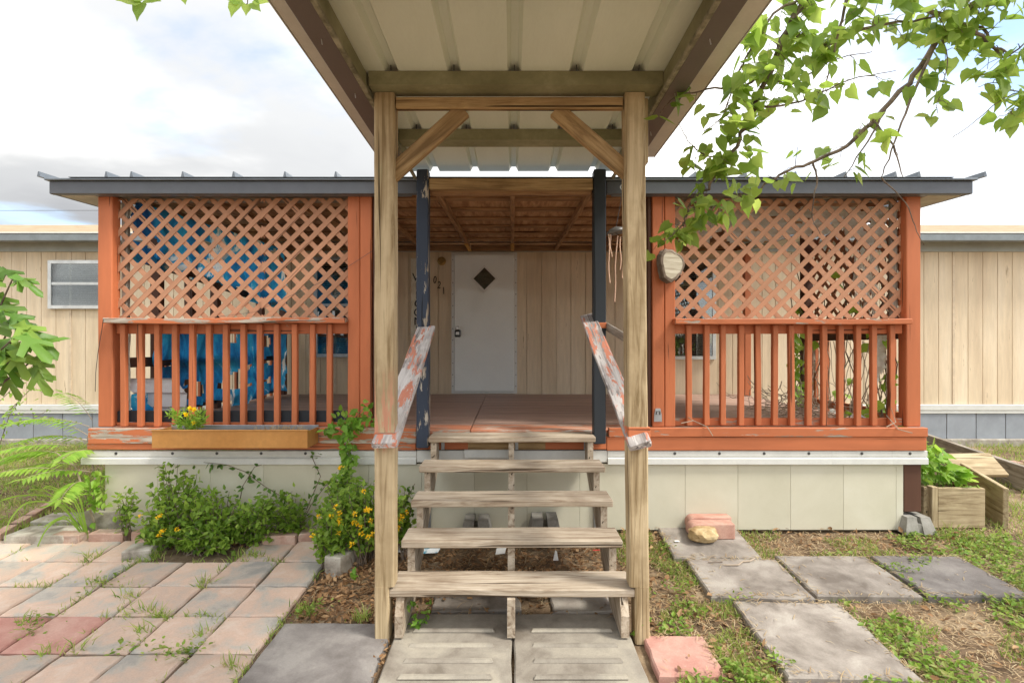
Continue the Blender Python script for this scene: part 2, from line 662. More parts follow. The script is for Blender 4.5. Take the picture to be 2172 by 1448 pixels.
M['slab_step'] = mottled('ribbed_concrete_slab', [(.28, (0.170, 0.145, 0.115)), (.42, (0.238, 0.208, 0.170)), (.56, (0.289, 0.259, 0.212)), (.72, (0.357, 0.319, 0.255))], 4.5, .95, .45, 120, (.68, (.20, .165, .12)), var=.05)
M['paver'] = mottled('pink_grey_paver', [(.26, (.29, .275, .25)), (.38, (.40, .36, .31)), (.48, (.47, .365, .295)), (.58, (.52, .375, .29)), (.74, (.55, .44, .36))], 4.5, .95, .45, 120, (.66, (.30, .24, .195)), var=.13)
M['paver_red'] = mottled('red_paver', [(.28, (.38, .18, .145)), (.5, (.44, .235, .19)), (.72, (.50, .31, .25))], 5.0, .95, .45, 130, (.66, (.54, .40, .33)), var=.06)
M['brick'] = mottled('edging_brick', [(.28, (0.340, 0.204, 0.153)), (.5, (0.425, 0.281, 0.221)), (.72, (0.493, 0.391, 0.323))], 6, .95, .5, 90, (.70, (.6, .52, .44)), var=.10)
M['edge_stone'] = mottled('salmon_edging_stone', [(.28, (.42, .22, .165)), (.5, (.51, .29, .225)), (.72, (.58, .37, .29))], 7, .95, .6, 110, (.64, (.62, .46, .38)), var=.05)
M['pale_stone'] = mottled('pale_concrete', [(.28, (.20, .175, .14)), (.42, (.30, .265, .22)), (.56, (.38, .345, .29)), (.72, (.46, .43, .37))], 9, .95, .7, 90, (.63, (.19, .16, .125)), var=.08)
M['rock'] = mottled('tan_limestone', [(.28, (.34, .22, .10)), (.5, (.52, .38, .20)), (.72, (.62, .50, .30))], 14, .95, .8, 50, (.68, (.22, .16, .10)), dist=.008)
M['block'] = mottled('grey_pier_block', [(.28, (.20, .19, .165)), (.5, (.28, .265, .235)), (.72, (.35, .33, .30))], 8, .95, .5, 90)
M['soil'] = mottled('dry_soil', [(.25, (.09, .06, .036)), (.45, (.17, .115, .07)), (.6, (.25, .18, .11)), (.75, (.36, .28, .185))], 3.0, .95, .8, 40, (.62, (.40, .32, .21)), var=0, dist=.012)
M['sand'] = mottled('joint_sand', [(.3, (.09, .06, .036)), (.7, (.19, .14, .09))], 12, .95, .6, 60, var=0)
M['green_lantana'] = foliage_mat('lantana_leaf', [(.13, .24, .028), (.20, .33, .042), (.27, .41, .06), (.08, .16, .02), (.34, .47, .085)], .48)
M['green_vine'] = foliage_mat('vine_leaf', [(.13, .30, .03), (.21, .40, .05), (.10, .22, .025), (.29, .45, .08)], .42)
M['green_dark'] = foliage_mat('dark_leaf', [(.05, .12, .02), (.09, .19, .03), (.13, .25, .045), (.04, .085, .018)], .35)
M['green_fig'] = foliage_mat('fig_leaf', [(.10, .22, .028), (.16, .31, .045), (.065, .14, .02), (.26, .40, .07), (.05, .11, .018)], .35, .4)
M['green_tree'] = foliage_mat('tree_leaf', [(.19, .31, .045), (.25, .37, .06), (.14, .24, .04), (.33, .44, .09), (.22, .32, .07)], .6)
M['green_pinnate'] = foliage_mat('pinnate_leaf', [(.22, .41, .045), (.30, .48, .07), (.16, .31, .035), (.36, .50, .10)], .45)
M['weed'] = foliage_mat('weed_leaf', [(.14, .26, .035), (.22, .35, .05), (.10, .18, .025), (.32, .40, .09), (.18, .28, .05), (.38, .36, .13)], .4)
M['grass'] = foliage_mat('grass_blade', [(.15, .27, .04), (.25, .39, .065), (.38, .44, .11), (.11, .20, .03), (.46, .42, .18), (.21, .34, .05)], .4, .6)
M['grass_long'] = foliage_mat('long_grass_blade', [(.22, .40, .05), (.34, .52, .09), (.26, .44, .07)], .45, .5)
M['straw'] = foliage_mat('dry_straw', [(.46, .35, .20), (.36, .25, .13), (.52, .43, .27), (.28, .18, .09)], .2, .8)
M['dry_leaf'] = foliage_mat('dry_leaf', [(.30, .17, .075), (.22, .115, .05), (.42, .27, .14), (.14, .075, .035), (.38, .23, .11)], .15, .75)
M['yellow'] = foliage_mat('yellow_petal', [(.88, .64, .02), (.85, .54, .015), (.90, .70, .04)], .3, .6)
M['yellow_pale'] = foliage_mat('marigold_petal', [(.85, .66, .01), (.88, .74, .03)], .3, .6)
M['bark'] = mottled('grey_brown_bark', [(.3, (.10, .075, .055)), (.5, (.19, .145, .11)), (.7, (.28, .22, .17))], 12, .9, .6, 60, dist=.004)
M['twig'] = plain('dry_twig', (.40, .32, .24), .9)
M['tarp'] = None
M['cloth'] = None
M['vinyl_panel'] = plain('white_siding_piece', (.66, .67, .70), .4, var=.04)
M['paper'] = plain('paper_scrap', (.78, .77, .74), .8)
M['blue_wrap'] = mottled('blue_wrapper', [(.45, (.12, .38, .50)), (.55, (.75, .78, .78))], 9, .5, .1, 40)
M['red'] = plain('red_plastic', (.55, .04, .03), .4)
M['brass'] = plain('brass', (.40, .27, .10), .35, .8)
M['chime_top'] = plain('chime_top', (.13, .125, .12), .45, .3)
M['chime_tube'] = plain('chime_tube', (.62, .40, .28), .4, .3)
M['log_face'] = None
M['sign_wood'] = mottled('whitewashed_sign', [(.3, (.62, .57, .43)), (.6, (.76, .72, .60)), (.8, (.82, .79, .68))], 5, .8, .2, 60)
M['ink'] = plain('black_lettering', (.025, .022, .02), .6)
M['pad'] = plain('lock_black', (.03, .03, .03), .4)
M['steel'] = plain('steel', (.5, .49, .46), .3, .9)


def tarp_mat():
    m, nt, b = new_mat('blue_tarp', .38, .5)
    t = NT(nt)
    v = t.coords('Object', (1.0, 1.0, .55))
    n = t.noise(v, 2.6, 8, .66, .8)
    c = t.ramp(n, [(.34, (.008, .045, .15)), (.47, (.015, .17, .40)), (.56, (.03, .30, .52)), (.585, (.62, .66, .68)), (.66, (.72, .72, .70)), (.69, (.03, .22, .42))])
    n2 = t.noise(t.coords('Object', (5, 5, 1.4)), 6, 6, .6, 1.5)
    t.l(c, b.inputs['Base Color'])
    t.bump(b, n2, .7, .02)
    tr = t.n('ShaderNodeBsdfTranslucent')
    hs = t.n('ShaderNodeHueSaturation')
    hs.inputs['Value'].default_value = 1.7
    t.l(c, hs.inputs['Color'])
    t.l(hs.outputs[0], tr.inputs[0])
    mx = t.n('ShaderNodeMixShader')
    mx.inputs[0].default_value = .6
    t.l(b.outputs[0], mx.inputs[1])
    t.l(tr.outputs[0], mx.inputs[2])
    t.l(mx.outputs[0], nt.nodes['Material Output'].inputs['Surface'])
    return m


def cloth_mat():
    m, nt, b = new_mat('torn_plastic_cloth', .6, .3)
    t = NT(nt)
    n = t.noise(t.coords('Object', (2.5, 2.5, 22)), 2.2, 6, .6, 1.0)
    c = t.ramp(n, [(.3, (.68, .64, .55)), (.6, (.84, .81, .73))])
    t.l(c, b.inputs['Base Color'])
    t.bump(b, n, .6, .02)
    tr = t.n('ShaderNodeBsdfTranslucent')
    tr.inputs[0].default_value = (.75, .72, .62, 1)
    mx = t.n('ShaderNodeMixShader')
    mx.inputs[0].default_value = .45
    t.l(b.outputs[0], mx.inputs[1])
    t.l(tr.outputs[0], mx.inputs[2])
    t.l(mx.outputs[0], nt.nodes['Material Output'].inputs['Surface'])
    return m


def log_mat():
    m, nt, b = new_mat('sawn_log_face', .9, .2)
    t = NT(nt)
    n = t.noise(t.coords('Object', (3, 3, 40)), 1.5, 6, .6, .5)
    c = t.ramp(n, [(.3, (.30, .25, .18)), (.6, (.50, .45, .35)), (.75, (.62, .57, .46))])
    t.l(c, b.inputs['Base Color'])
    t.bump(b, n, .5, .003)
    return m


M['tarp'] = tarp_mat()
M['cloth'] = cloth_mat()
M['log_face'] = log_mat()

# leaf outlines: (along, across, up), faces
OVATE = ([(0, 0, 0), (.35, .27, .05), (.35, 0, -.03), (.35, -.27, .05), (.72, .17, .03), (.72, 0, -.02), (.72, -.17, .03), (1, 0, -.08)],
         [(0, 2, 1), (0, 3, 2), (1, 2, 5, 4), (2, 3, 6, 5), (4, 5, 7), (5, 6, 7)])
HEART = ([(0, 0, 0), (-.10, .24, .05), (.16, .44, .07), (.52, .34, .03), (.80, .13, -.04), (1.06, 0, -.12), (.80, -.13, -.04), (.52, -.34, .03), (.16, -.44, .07), (-.10, -.24, .05), (.30, 0, -.03), (.66, 0, -.07)],
         [(0, 10, 2, 1), (10, 3, 2), (10, 11, 4, 3), (11, 5, 4), (11, 6, 5), (10, 7, 6, 11), (10, 8, 7), (0, 9, 8, 10)])
LANCE = ([(0, 0, 0), (.4, .15, .03), (.4, 0, -.01), (.4, -.15, .03), (1, 0, -.08)], [(0, 2, 1), (0, 3, 2), (1, 2, 4), (2, 3, 4)])
FIG = ([(0, 0, 0), (.0, .17, .02), (.26, .11, .04), (.52, .40, -.04), (.66, .34, -.06), (.50, .10, .04), (.93, .13, -.08), (1.06, 0, -.14), (.93, -.13, -.08), (.50, -.10, .04), (.66, -.34, -.06), (.52, -.40, -.04), (.26, -.11, .04), (.0, -.17, .02), (.40, 0, -.01)],
       [(0, 14, 2, 1), (14, 4, 3, 2), (14, 5, 4), (14, 7, 6, 5), (14, 9, 8, 7), (14, 10, 9), (14, 12, 11, 10), (0, 13, 12, 14)])


def rdir(r=R):
    while True:
        v = Vector((r.uniform(-1, 1), r.uniform(-1, 1), r.uniform(-1, 1)))
        if .05 < v.length < 1:
            return v.normalized()


# ------------------------------------------------------------------ ground
def ground():
    xs = [-120, -60, -30, -16] + [-9 + .25 * i for i in range(73)] + [16, 30, 60, 120]
    ys = [-40, -15, -6, -2, 0] + [.5 + .2 * i for i in range(48)] + [11, 14, 20, 40, 80, 160, 300]
    vs, fs = [], []
    for y in ys:
        for x in xs:
            vs.append((x, y, g(y) - .038 + mnoise.noise((x * 1.7, y * 1.7, 0)) * .008))
    nx = len(xs)
    for j in range(len(ys) - 1):
        for i in range(nx - 1):
            a = j * nx + i
            fs.append((a, a + 1, a + nx + 1, a + nx))
    me = bpy.data.meshes.new('ground')
    me.from_pydata(vs, [], fs)
    me.polygons.foreach_set('use_smooth', [True] * len(fs))
    o = link_mesh('ground', me, M['soil'], Matrix.Identity(4))
    tag(o, 'dry brown soil yard with thin grass', 'ground', kind='structure')


ground()
SOLID = []                                        # ground rectangles where nothing grows


def slab_obj(name, cx, cy, w, l, mat, parent=None, rot=0, th=.05, lift=0, tilt=0, seed=0, chip=.006):
    """a concrete slab lying on the ground, w across (x), l deep (y), top at the ground line"""
    r = random.Random(seed)
    n = 5
    ring = []
    c = [(-w / 2, -l / 2), (w / 2, -l / 2), (w / 2, l / 2), (-w / 2, l / 2)]
    for k in range(4):
        a, b = Vector(c[k]), Vector(c[(k + 1) % 4])
        for q in range(n):
            p = a + (b - a) * (q / n)
            off = r.uniform(-chip, chip) if q else 0
            nrm = Vector((-(b - a).y, (b - a).x)).normalized()
            ring.append(p + nrm * off)
    vs, fs = [], []
    m = len(ring)
    for sc, z in ((1, -th), (1, -.008), (1 - .016 / max(w, l), 0)):
        for p in ring:
            vs.append((p.x * sc, p.y * sc, z))
    for lv in range(2):
        for k in range(m):
            k2 = (k + 1) % m
            fs.append((lv * m + k, lv * m + k2, (lv + 1) * m + k2, (lv + 1) * m + k))
    fs.append(tuple(2 * m + k for k in range(m)))
    fs.append(tuple(range(m - 1, -1, -1)))
    me = bpy.data.meshes.new(name)
    me.from_pydata(vs, [], fs)
    me.materials.append(mat)
    sl = (g(cy + l / 2) - g(cy - l / 2)) / l
    mw = Matrix.Translation((cx, cy, g(cy) + lift)) @ Matrix.Rotation(rot, 4, 'Z') @ Matrix.Rotation(math.atan(sl), 4, 'X') @ Matrix.Rotation(tilt, 4, 'Y')
    SOLID.append((cx, cy, w / 2, l / 2, rot))
    return link_mesh(name, me, None, mw, parent)


def on_solid(x, y, m=0.0):
    for cx, cy, w, l, rot in SOLID:
        dx, dy = x - cx, y - cy
        if rot:
            c, s = math.cos(-rot), math.sin(-rot)
            dx, dy = dx * c - dy * s, dx * s + dy * c
        if abs(dx) < w + m and abs(dy) < l + m:
            return True
    return False


# paver patio on the left
PX1, PY0, PP = -1.225, 1.865, .3115


def patio():
    vs, fs = [], []
    ys = [PY0 + i * .235 for i in range(9)]
    for y in ys:
        for x in (PX1 - 3.9, PX1):
            vs.append((x, y, g(y) - .020))
    for j in range(len(ys) - 1):
        fs.append((2 * j, 2 * j + 1, 2 * j + 3, 2 * j + 2))
    me = bpy.data.meshes.new('paver_patio')
    me.from_pydata(vs, [], fs)
    o = link_mesh('paver_patio', me, M['sand'], Matrix.Identity(4))
    tag(o, 'patio of square pink and grey pavers left of the steps', 'patio', kind='structure')
    r = random.Random(5)
    for j in range(6):
        for i in range(12):
            if j == 5 and i in (2, 3):
                continue
            cx = PX1 - PP * (i + .5) + (j % 2) * .0
            cy = PY0 + PP * (j + .5)
            red = (j == 2 and i in (3, 4)) or (j == 2 and i == 5)
            mt = M['paver_red'] if red else M['paver']
            p = slab_obj('paver', cx + r.uniform(-.004, .004), cy + r.uniform(-.004, .004), PP - .012, PP - .012, mt, o,
                         r.uniform(-.012, .012), .04, r.uniform(-.005, .004), r.uniform(-.012, .012), r.randint(0, 9999), .004)
            if red:
                p['label'] = 'square red paver'
    return o


patio()


def stepping():
    grp = 'grey slabs of the side path'
    A = lambda px, py: gpix(px, py)
    for lab, cx, cy, w, l, rot, mat, sd_ in (
            ('grey concrete slab against the cream skirting with a brick and rock on it', 1.385, 3.70, .585, .50, -.045, 'slab', 1),
            ('grey concrete slab with a pale forked twig lying on it', 1.445, 3.205, .59, .475, -.03, 'slab', 2),
            ('grey concrete slab in the middle of the side row', 2.065, 3.235, .60, .50, -.02, 'slab', 3),
            ('dark stained slab at the right end of the side row', 2.70, 3.235, .585, .50, -.02, 'slab_dark', 4),
            ('pale rough slab nearest the camera right of the red paver', 1.535, 2.615, .585, .64, -.04, 'slab', 5)):
        s = slab_obj('stepping_slab', cx, cy, w, l, M[mat], None, rot, .05, .008, 0, sd_, .005)
        tag(s, lab, 'slab', grp)
    s = slab_obj('red_paver', .812, 2.475, .30, .31, M['paver_red'], None, -.02, .05, .004, 0, 8, .004)
    tag(s, 'single square red paver right of the ribbed slabs', 'paver')
    s = slab_obj('stepping_slab', -.915, 2.425, .58, .64, M['slab_dark'], None, .0, .05, .002, 0, 9, .006)
    tag(s, 'dark grey slab between the paver patio and the steps', 'slab')
    for sx, lab in ((-1, 'ribbed concrete slab at the foot of the steps, left half'), (1, 'ribbed concrete slab at the foot of the steps, right half')):
        cx = .005 + sx * .302
        t = thing('ribbed_slab', (cx, 2.42, 0), lab, 'slab', 'ribbed slabs before the steps')
        s = slab_obj('slab_body', cx, 2.51, .592, .64, M['slab_step'], t, 0, .05, .004, 0, 20 + sx, .004)
        for yy in (2.30, 2.42, 2.54, 2.66):
            mb = MB()
            a, b = cx - .21, cx + .21
            zz = g(yy) + .003
            mb.prism([(a, yy - .014, zz), (b, yy - .014, zz), (b - .01, yy - .004, zz + .010), (a + .01, yy - .004, zz + .010)], (0, .014, 0))
            mb.build('rib', M['slab_step'], t)
    for lab, cx, cy, w, l, sd_ in (('half buried slab under the right side of the steps', .42, 3.02, .40, .32, 31), ('half buried slab under the left side of the steps', -.2, 3.02, .5, .30, 32)):
        s = slab_obj('buried_slab', cx, cy, w, l, M['slab'], None, .02, .05, -.012, 0, sd_, .006)
        tag(s, lab, 'slab')


stepping()

# ------------------------------------------------------------------ mobile home
WY = 7.05                                          # wall plane


def X(px, D):
    return (px - CX) / F * D


def Z(py, D):
    return CH + (CY - py) / F * D


def window(parent, x0, x1, z0, z1, split=True):
    w = MB()
    fw = .045
    y0, y1 = WY - .045, WY - .002
    w.box(x0, x1, y0, y1, z0, z0 + fw)
    w.box(x0, x1, y0, y1, z1 - fw, z1)
    w.box(x0, x0 + fw, y0, y1, z0 + fw + .0005, z1 - fw - .0005)
    w.box(x1 - fw, x1, y0, y1, z0 + fw + .0005, z1 - fw - .0005)
    zm = z0 + (z1 - z0) * .52
    w.box(x0 + fw, x1 - fw, y0 + .008, y1 - .01, zm - .018, zm + .018)
    fr = w.build('window', M['alu'], parent)
    b = MB()
    b.box(x0 + fw, x1 - fw, WY - .006, WY - .003, z0 + fw, z1 - fw)
    b.build('backing', M['black'], fr)  # black sheet paints the darkness of the unmodelled room behind the glass
    b = MB()
    zz = z0 + fw + .012
    while zz < z1 - fw:
        b.poly([(x0 + fw + .05, WY - .014, zz), (x1 - fw - .012, WY - .014, zz), (x1 - fw - .012, WY - .026, zz + .012), (x0 + fw + .05, WY - .026, zz + .012)])
        zz += .026
    b.build('blind', M['blind'], fr)
    for a, c in ((z0 + fw, zm - .018), (zm + .018, z1 - fw)):
        p = MB()
        p.box(x0 + fw, x1 - fw, WY - .034, WY - .031, a, c)
        p.build('pane', M['glass'], fr)


def home():
    h = thing('mobile_home', (0, WY, g(WY)), 'long beige mobile home with white door behind the porch', 'house')
    zb, zt = .70, 2.765                            # siding bottom and top
    core = MB()
    core.box(-11, 11, WY + .012, WY + 4.2, .25, 2.93)
    core.build('wall', M['house_batten'], h)
    # siding sheets, each a mesh with its vertical grooves cut in
    PWI = 1.2
    k = 0
    x = -10.8
    while x < 10.7:
        mb = MB()
        n = 6
        for i in range(n):
            a = x + PWI * i / n + .004
            b = x + PWI * (i + 1) / n - .004
            mb.box(a, b, WY, WY + .0115, zb, zt)
        mb.build('siding_panel', M['house'], h)
        bt = MB()
        bt.box(x - .015, x + .015, WY - .009, WY - .0005, zb + .002, zt - .002)
        bo = bt.build('batten', M['house_batten'], h)
        if abs(x) < 8:
            nb = MB()
            for q in range(9):
                nb.lathe((x, WY - .0092, zb + .12 + q * .22), [(.007, .004), (.003, 0)], 6, (0, 1, 0))
            nb.build('nail_row', M['nail'], bo)
        x += PWI
    box('frieze', -11, 11, WY - .02, WY + .011, zt + .003, 2.945, M['frieze'], h, bev=.004)
    # low roof with drip edge and gutter
    zr = 2.955
    rf = MB()
    rf.prism([(-11.2, WY - .22, zr), (-11.2, WY + 2.2, zr + .70), (-11.2, WY + 4.6, zr), (-11.2, WY + 4.6, zr - .03), (-11.2, WY - .22, zr - .03)], (22.4, 0, 0))
    ro = rf.build('roof', M['shingle'], h)
    box('gutter', -11.2, 11.2, WY - .30, WY - .222, zr - .105, zr - .005, M['gutter'], ro, bev=.012)
    box('drip_edge', -11.2, 11.2, WY - .304, WY - .225, zr - .0045, zr + .012, M['white_trim'], ro, bev=.003)
    # base trim, skirting, footing
    box('base_trim', -11, 11, WY - .035, WY - .0015, .615, .697, M['white_trim'], h, bev=.008)
    box('base_trim', -11, 11, WY - .028, WY - .0015, .575, .6145, M['white_trim'], h, bev=.004)
    xx = -10.9
    while xx < 10.9:
        if not (-3 < xx < 2.4):
            box('skirting_panel', xx + .004, xx + .396, WY - .012, WY - .002, .17, .574, M['skirt_grey'], h, axis='z', bev=.003)
        xx += .4
    box('footing', -11, 11, WY - .08, WY - .013, .08, .235, M['pale_stone'], h, bev=.01)
    # door
    x0, x1 = X(960, WY), X(1095, WY)
    z0, z1 = .845, Z(536, WY)
    d = box('door', x0 + .03, x1 - .03, WY - .05, WY - .012, z0 + .03, z1 - .028, M['door'], h, axis='z', bev=.006)
    fm = MB()
    for a in ((x0 - .012, x0 + .027, z0, z1), (x1 - .027, x1 + .012, z0, z1), (x0 + .0275, x1 - .0275, z1 - .026, z1), (x0 + .0275, x1 - .0275, z0, z0 + .028)):
        fm.box(a[0], a[1], WY - .032, WY - .001, a[2], a[3])
    fm.build('door_frame', M['white_trim'], d)
    sc = MB()
    for q in range(12):
        zz = z0 + .1 + q * (z1 - z0 - .2) / 11
        for xq in (x0 + .006, x1 - .006):
            sc.lathe((xq, WY - .0345, zz), [(.007, .003), (.004, 0)], 6, (0, 1, 0))
    sc.build('frame_screw', M['nail'], d)
    cx, cz = X(1028, WY), Z(592, WY)
    r1, r2 = .185, .150
    fr = MB()
    o = [(cx, cz + r1), (cx + r1, cz), (cx, cz - r1), (cx - r1, cz)]
    i_ = [(cx, cz + r2), (cx + r2, cz), (cx, cz - r2), (cx - r2, cz)]
    for k in range(4):
        k2 = (k + 1) % 4
        fr.prism([(o[k][0], WY - .066, o[k][1]), (o[k2][0], WY - .066, o[k2][1]), (i_[k2][0], WY - .066, i_[k2][1]), (i_[k][0], WY - .066, i_[k][1])], (0, .0155, 0))
    w = fr.build('diamond_window', M['white_trim'], d)
    gl = MB()
    gl.prism([(a, WY - .056, b) for a, b in i_], (0, .002, 0))
    gl.build('pane', M['glass_dark'], w)
    bk = MB()
    bk.prism([(cx + (a - cx) * .99, WY - .0525, cz + (b - cz) * .99) for a, b in i_], (0, .0015, 0))
    bk.build('backing', M['pane_back'], w)  # grey sheet that paints the reflection in the door pane
    # windows
    window(h, X(107, WY), X(225, WY), Z(655, WY), Z(553, WY))
    window(h, X(668, WY), X(800, WY), Z(757, WY), Z(546, WY))
    window(h, X(1395, WY), X(1516, WY), Z(762, WY), Z(552, WY))
    # light socket left of the door
    s = MB()
    c = pix(937, 554, WY)
    s.lathe((c.x, WY - .001, c.z), [(.058, -.0), (.058, -.012), (.040, -.02), (.036, -.035), (.022, -.035), (.02, -.02)], 18, (0, 1, 0))
    s.build('light_socket', M['brass'], h)
    # house number on the wall
    for ch, px, py, rot in (('0', 922, 594, .0), ('2', 931, 605, -.05), ('1', 940.5, 617, .1)):
        cu = bpy.data.curves.new('num', 'FONT')
        cu.body = ch
        cu.size = .135
        cu.extrude = .004
        cu.align_x = 'CENTER'
        cu.align_y = 'CENTER'
        cu.shear = .12
        ob = bpy.data.objects.new('tmp', cu)
        col.objects.link(ob)
        me = bpy.data.meshes.new_from_object(ob.evaluated_get(bpy.context.evaluated_depsgraph_get()))
        bpy.data.objects.remove(ob)
        me.materials.clear()
        p = pix(px, py, WY - .006)
        o2 = link_mesh('house_number', me, M['ink'], Matrix.Translation(p) @ Matrix.Rotation(rad(90), 4, 'X') @ Matrix.Rotation(rot, 4, 'Z') @ Matrix.Scale(.72, 4, (1, 0, 0)), h)
        o2['label'] = 'black house number digit ' + ch
    return h


home()

# ------------------------------------------------------------------ porch
PF = 3.93                                          # porch front plane
DK = .839                                          # deck top
XL, XR = -3.16, 3.10


def clip(poly, x0, x1, y0, y1):
    def cl(ps, f, inter):
        out = []
        for i in range(len(ps)):
            a, b = ps[i - 1], ps[i]
            if f(b):
                if not f(a):
                    out.append(inter(a, b))
                out.append(b)
            elif f(a):
                out.append(inter(a, b))
        return out
    ix = lambda v: (lambda a, b: (v, a[1] + (b[1] - a[1]) * (v - a[0]) / (b[0] - a[0])))
    iy = lambda v: (lambda a, b: (a[0] + (b[0] - a[0]) * (v - a[1]) / (b[1] - a[1]), v))
    for f, it in ((lambda p: p[0] >= x0, ix(x0)), (lambda p: p[0] <= x1, ix(x1)), (lambda p: p[1] >= y0, iy(y0)), (lambda p: p[1] <= y1, iy(y1))):
        if poly:
            poly = cl(poly, f, it)
    return poly


def lattice(parent, o, ux, u0, u1, z0, z1, nrm, mat, skip=0, seed=1, pitch=.1365):
    """diagonal slats in the plane through o spanned by ux and z; two crossing layers"""
    r = random.Random(seed)
    o, ux, nrm = Vector(o), Vector(ux), Vector(nrm)
    hw = .0182 * math.sqrt(2)
    fr = MB()
    fr.box(0, .001, 0, .001, 0, .001)
    root = bpy.data.objects.new('lattice_panel', None)
    col.objects.link(root)
    place(root, Matrix.Translation(o + ux * u0 + Vector((0, 0, z0))), parent)
    H = z1 - z0
    for layer, sg in ((0, 1), (1, -1)):
        c = u0 - H
        while c < u1 + H:
            jj = r.uniform(-.004, .004)
            a = c + jj
            if sg == 1:
                q = [(a - hw, z0), (a + hw, z0), (a + hw + H, z1), (a - hw + H, z1)]
            else:
                q = [(a - hw + H, z0), (a + hw + H, z0), (a + hw, z1), (a - hw, z1)]
            q = clip(q, u0 - r.uniform(0, .012), u1 + r.uniform(0, .006), z0 - r.uniform(0, .004), z1 + r.uniform(0, .01))
            c += pitch
            if len(q) < 3 or r.random() < skip:
                continue
            mx = max(p[1] for p in q) - min(p[1] for p in q)
            if mx < .03:
                continue
            # local frame with x along the slat so the grain follows it
            d = (ux + Vector((0, 0, sg))).normalized() if sg == 1 else (ux - Vector((0, 0, 1))).normalized()
            off = nrm * (-.0056 * layer)
            pts = [o + ux * p[0] + Vector((0, 0, p[1])) + off for p in q]
            cen = sum(pts, Vector()) / len(pts)
            dd, ss, uu = frame(d, nrm)
            mw = mat3(dd, ss, uu, cen)
            inv = mw.inverted()
            lp = [inv @ p for p in pts]
            mb = MB()
            mb.prism(lp, inv.to_3x3() @ (nrm * -.0052))
            me = bpy.data.meshes.new('lattice_slat')
            me.from_pydata(mb.v, [], mb.f)
            bm = bmesh.new()
            bm.from_mesh(me)
            bmesh.ops.recalc_face_normals(bm, faces=bm.faces)
            bm.to_mesh(me)
            bm.free()
            me.materials.append(mat)
            link_mesh('lattice_slat', me, None, mw, root)
    return root


def roof_z(y):                                      # underside of the porch rafters
    return 2.612 + (y - 3.84) * .050


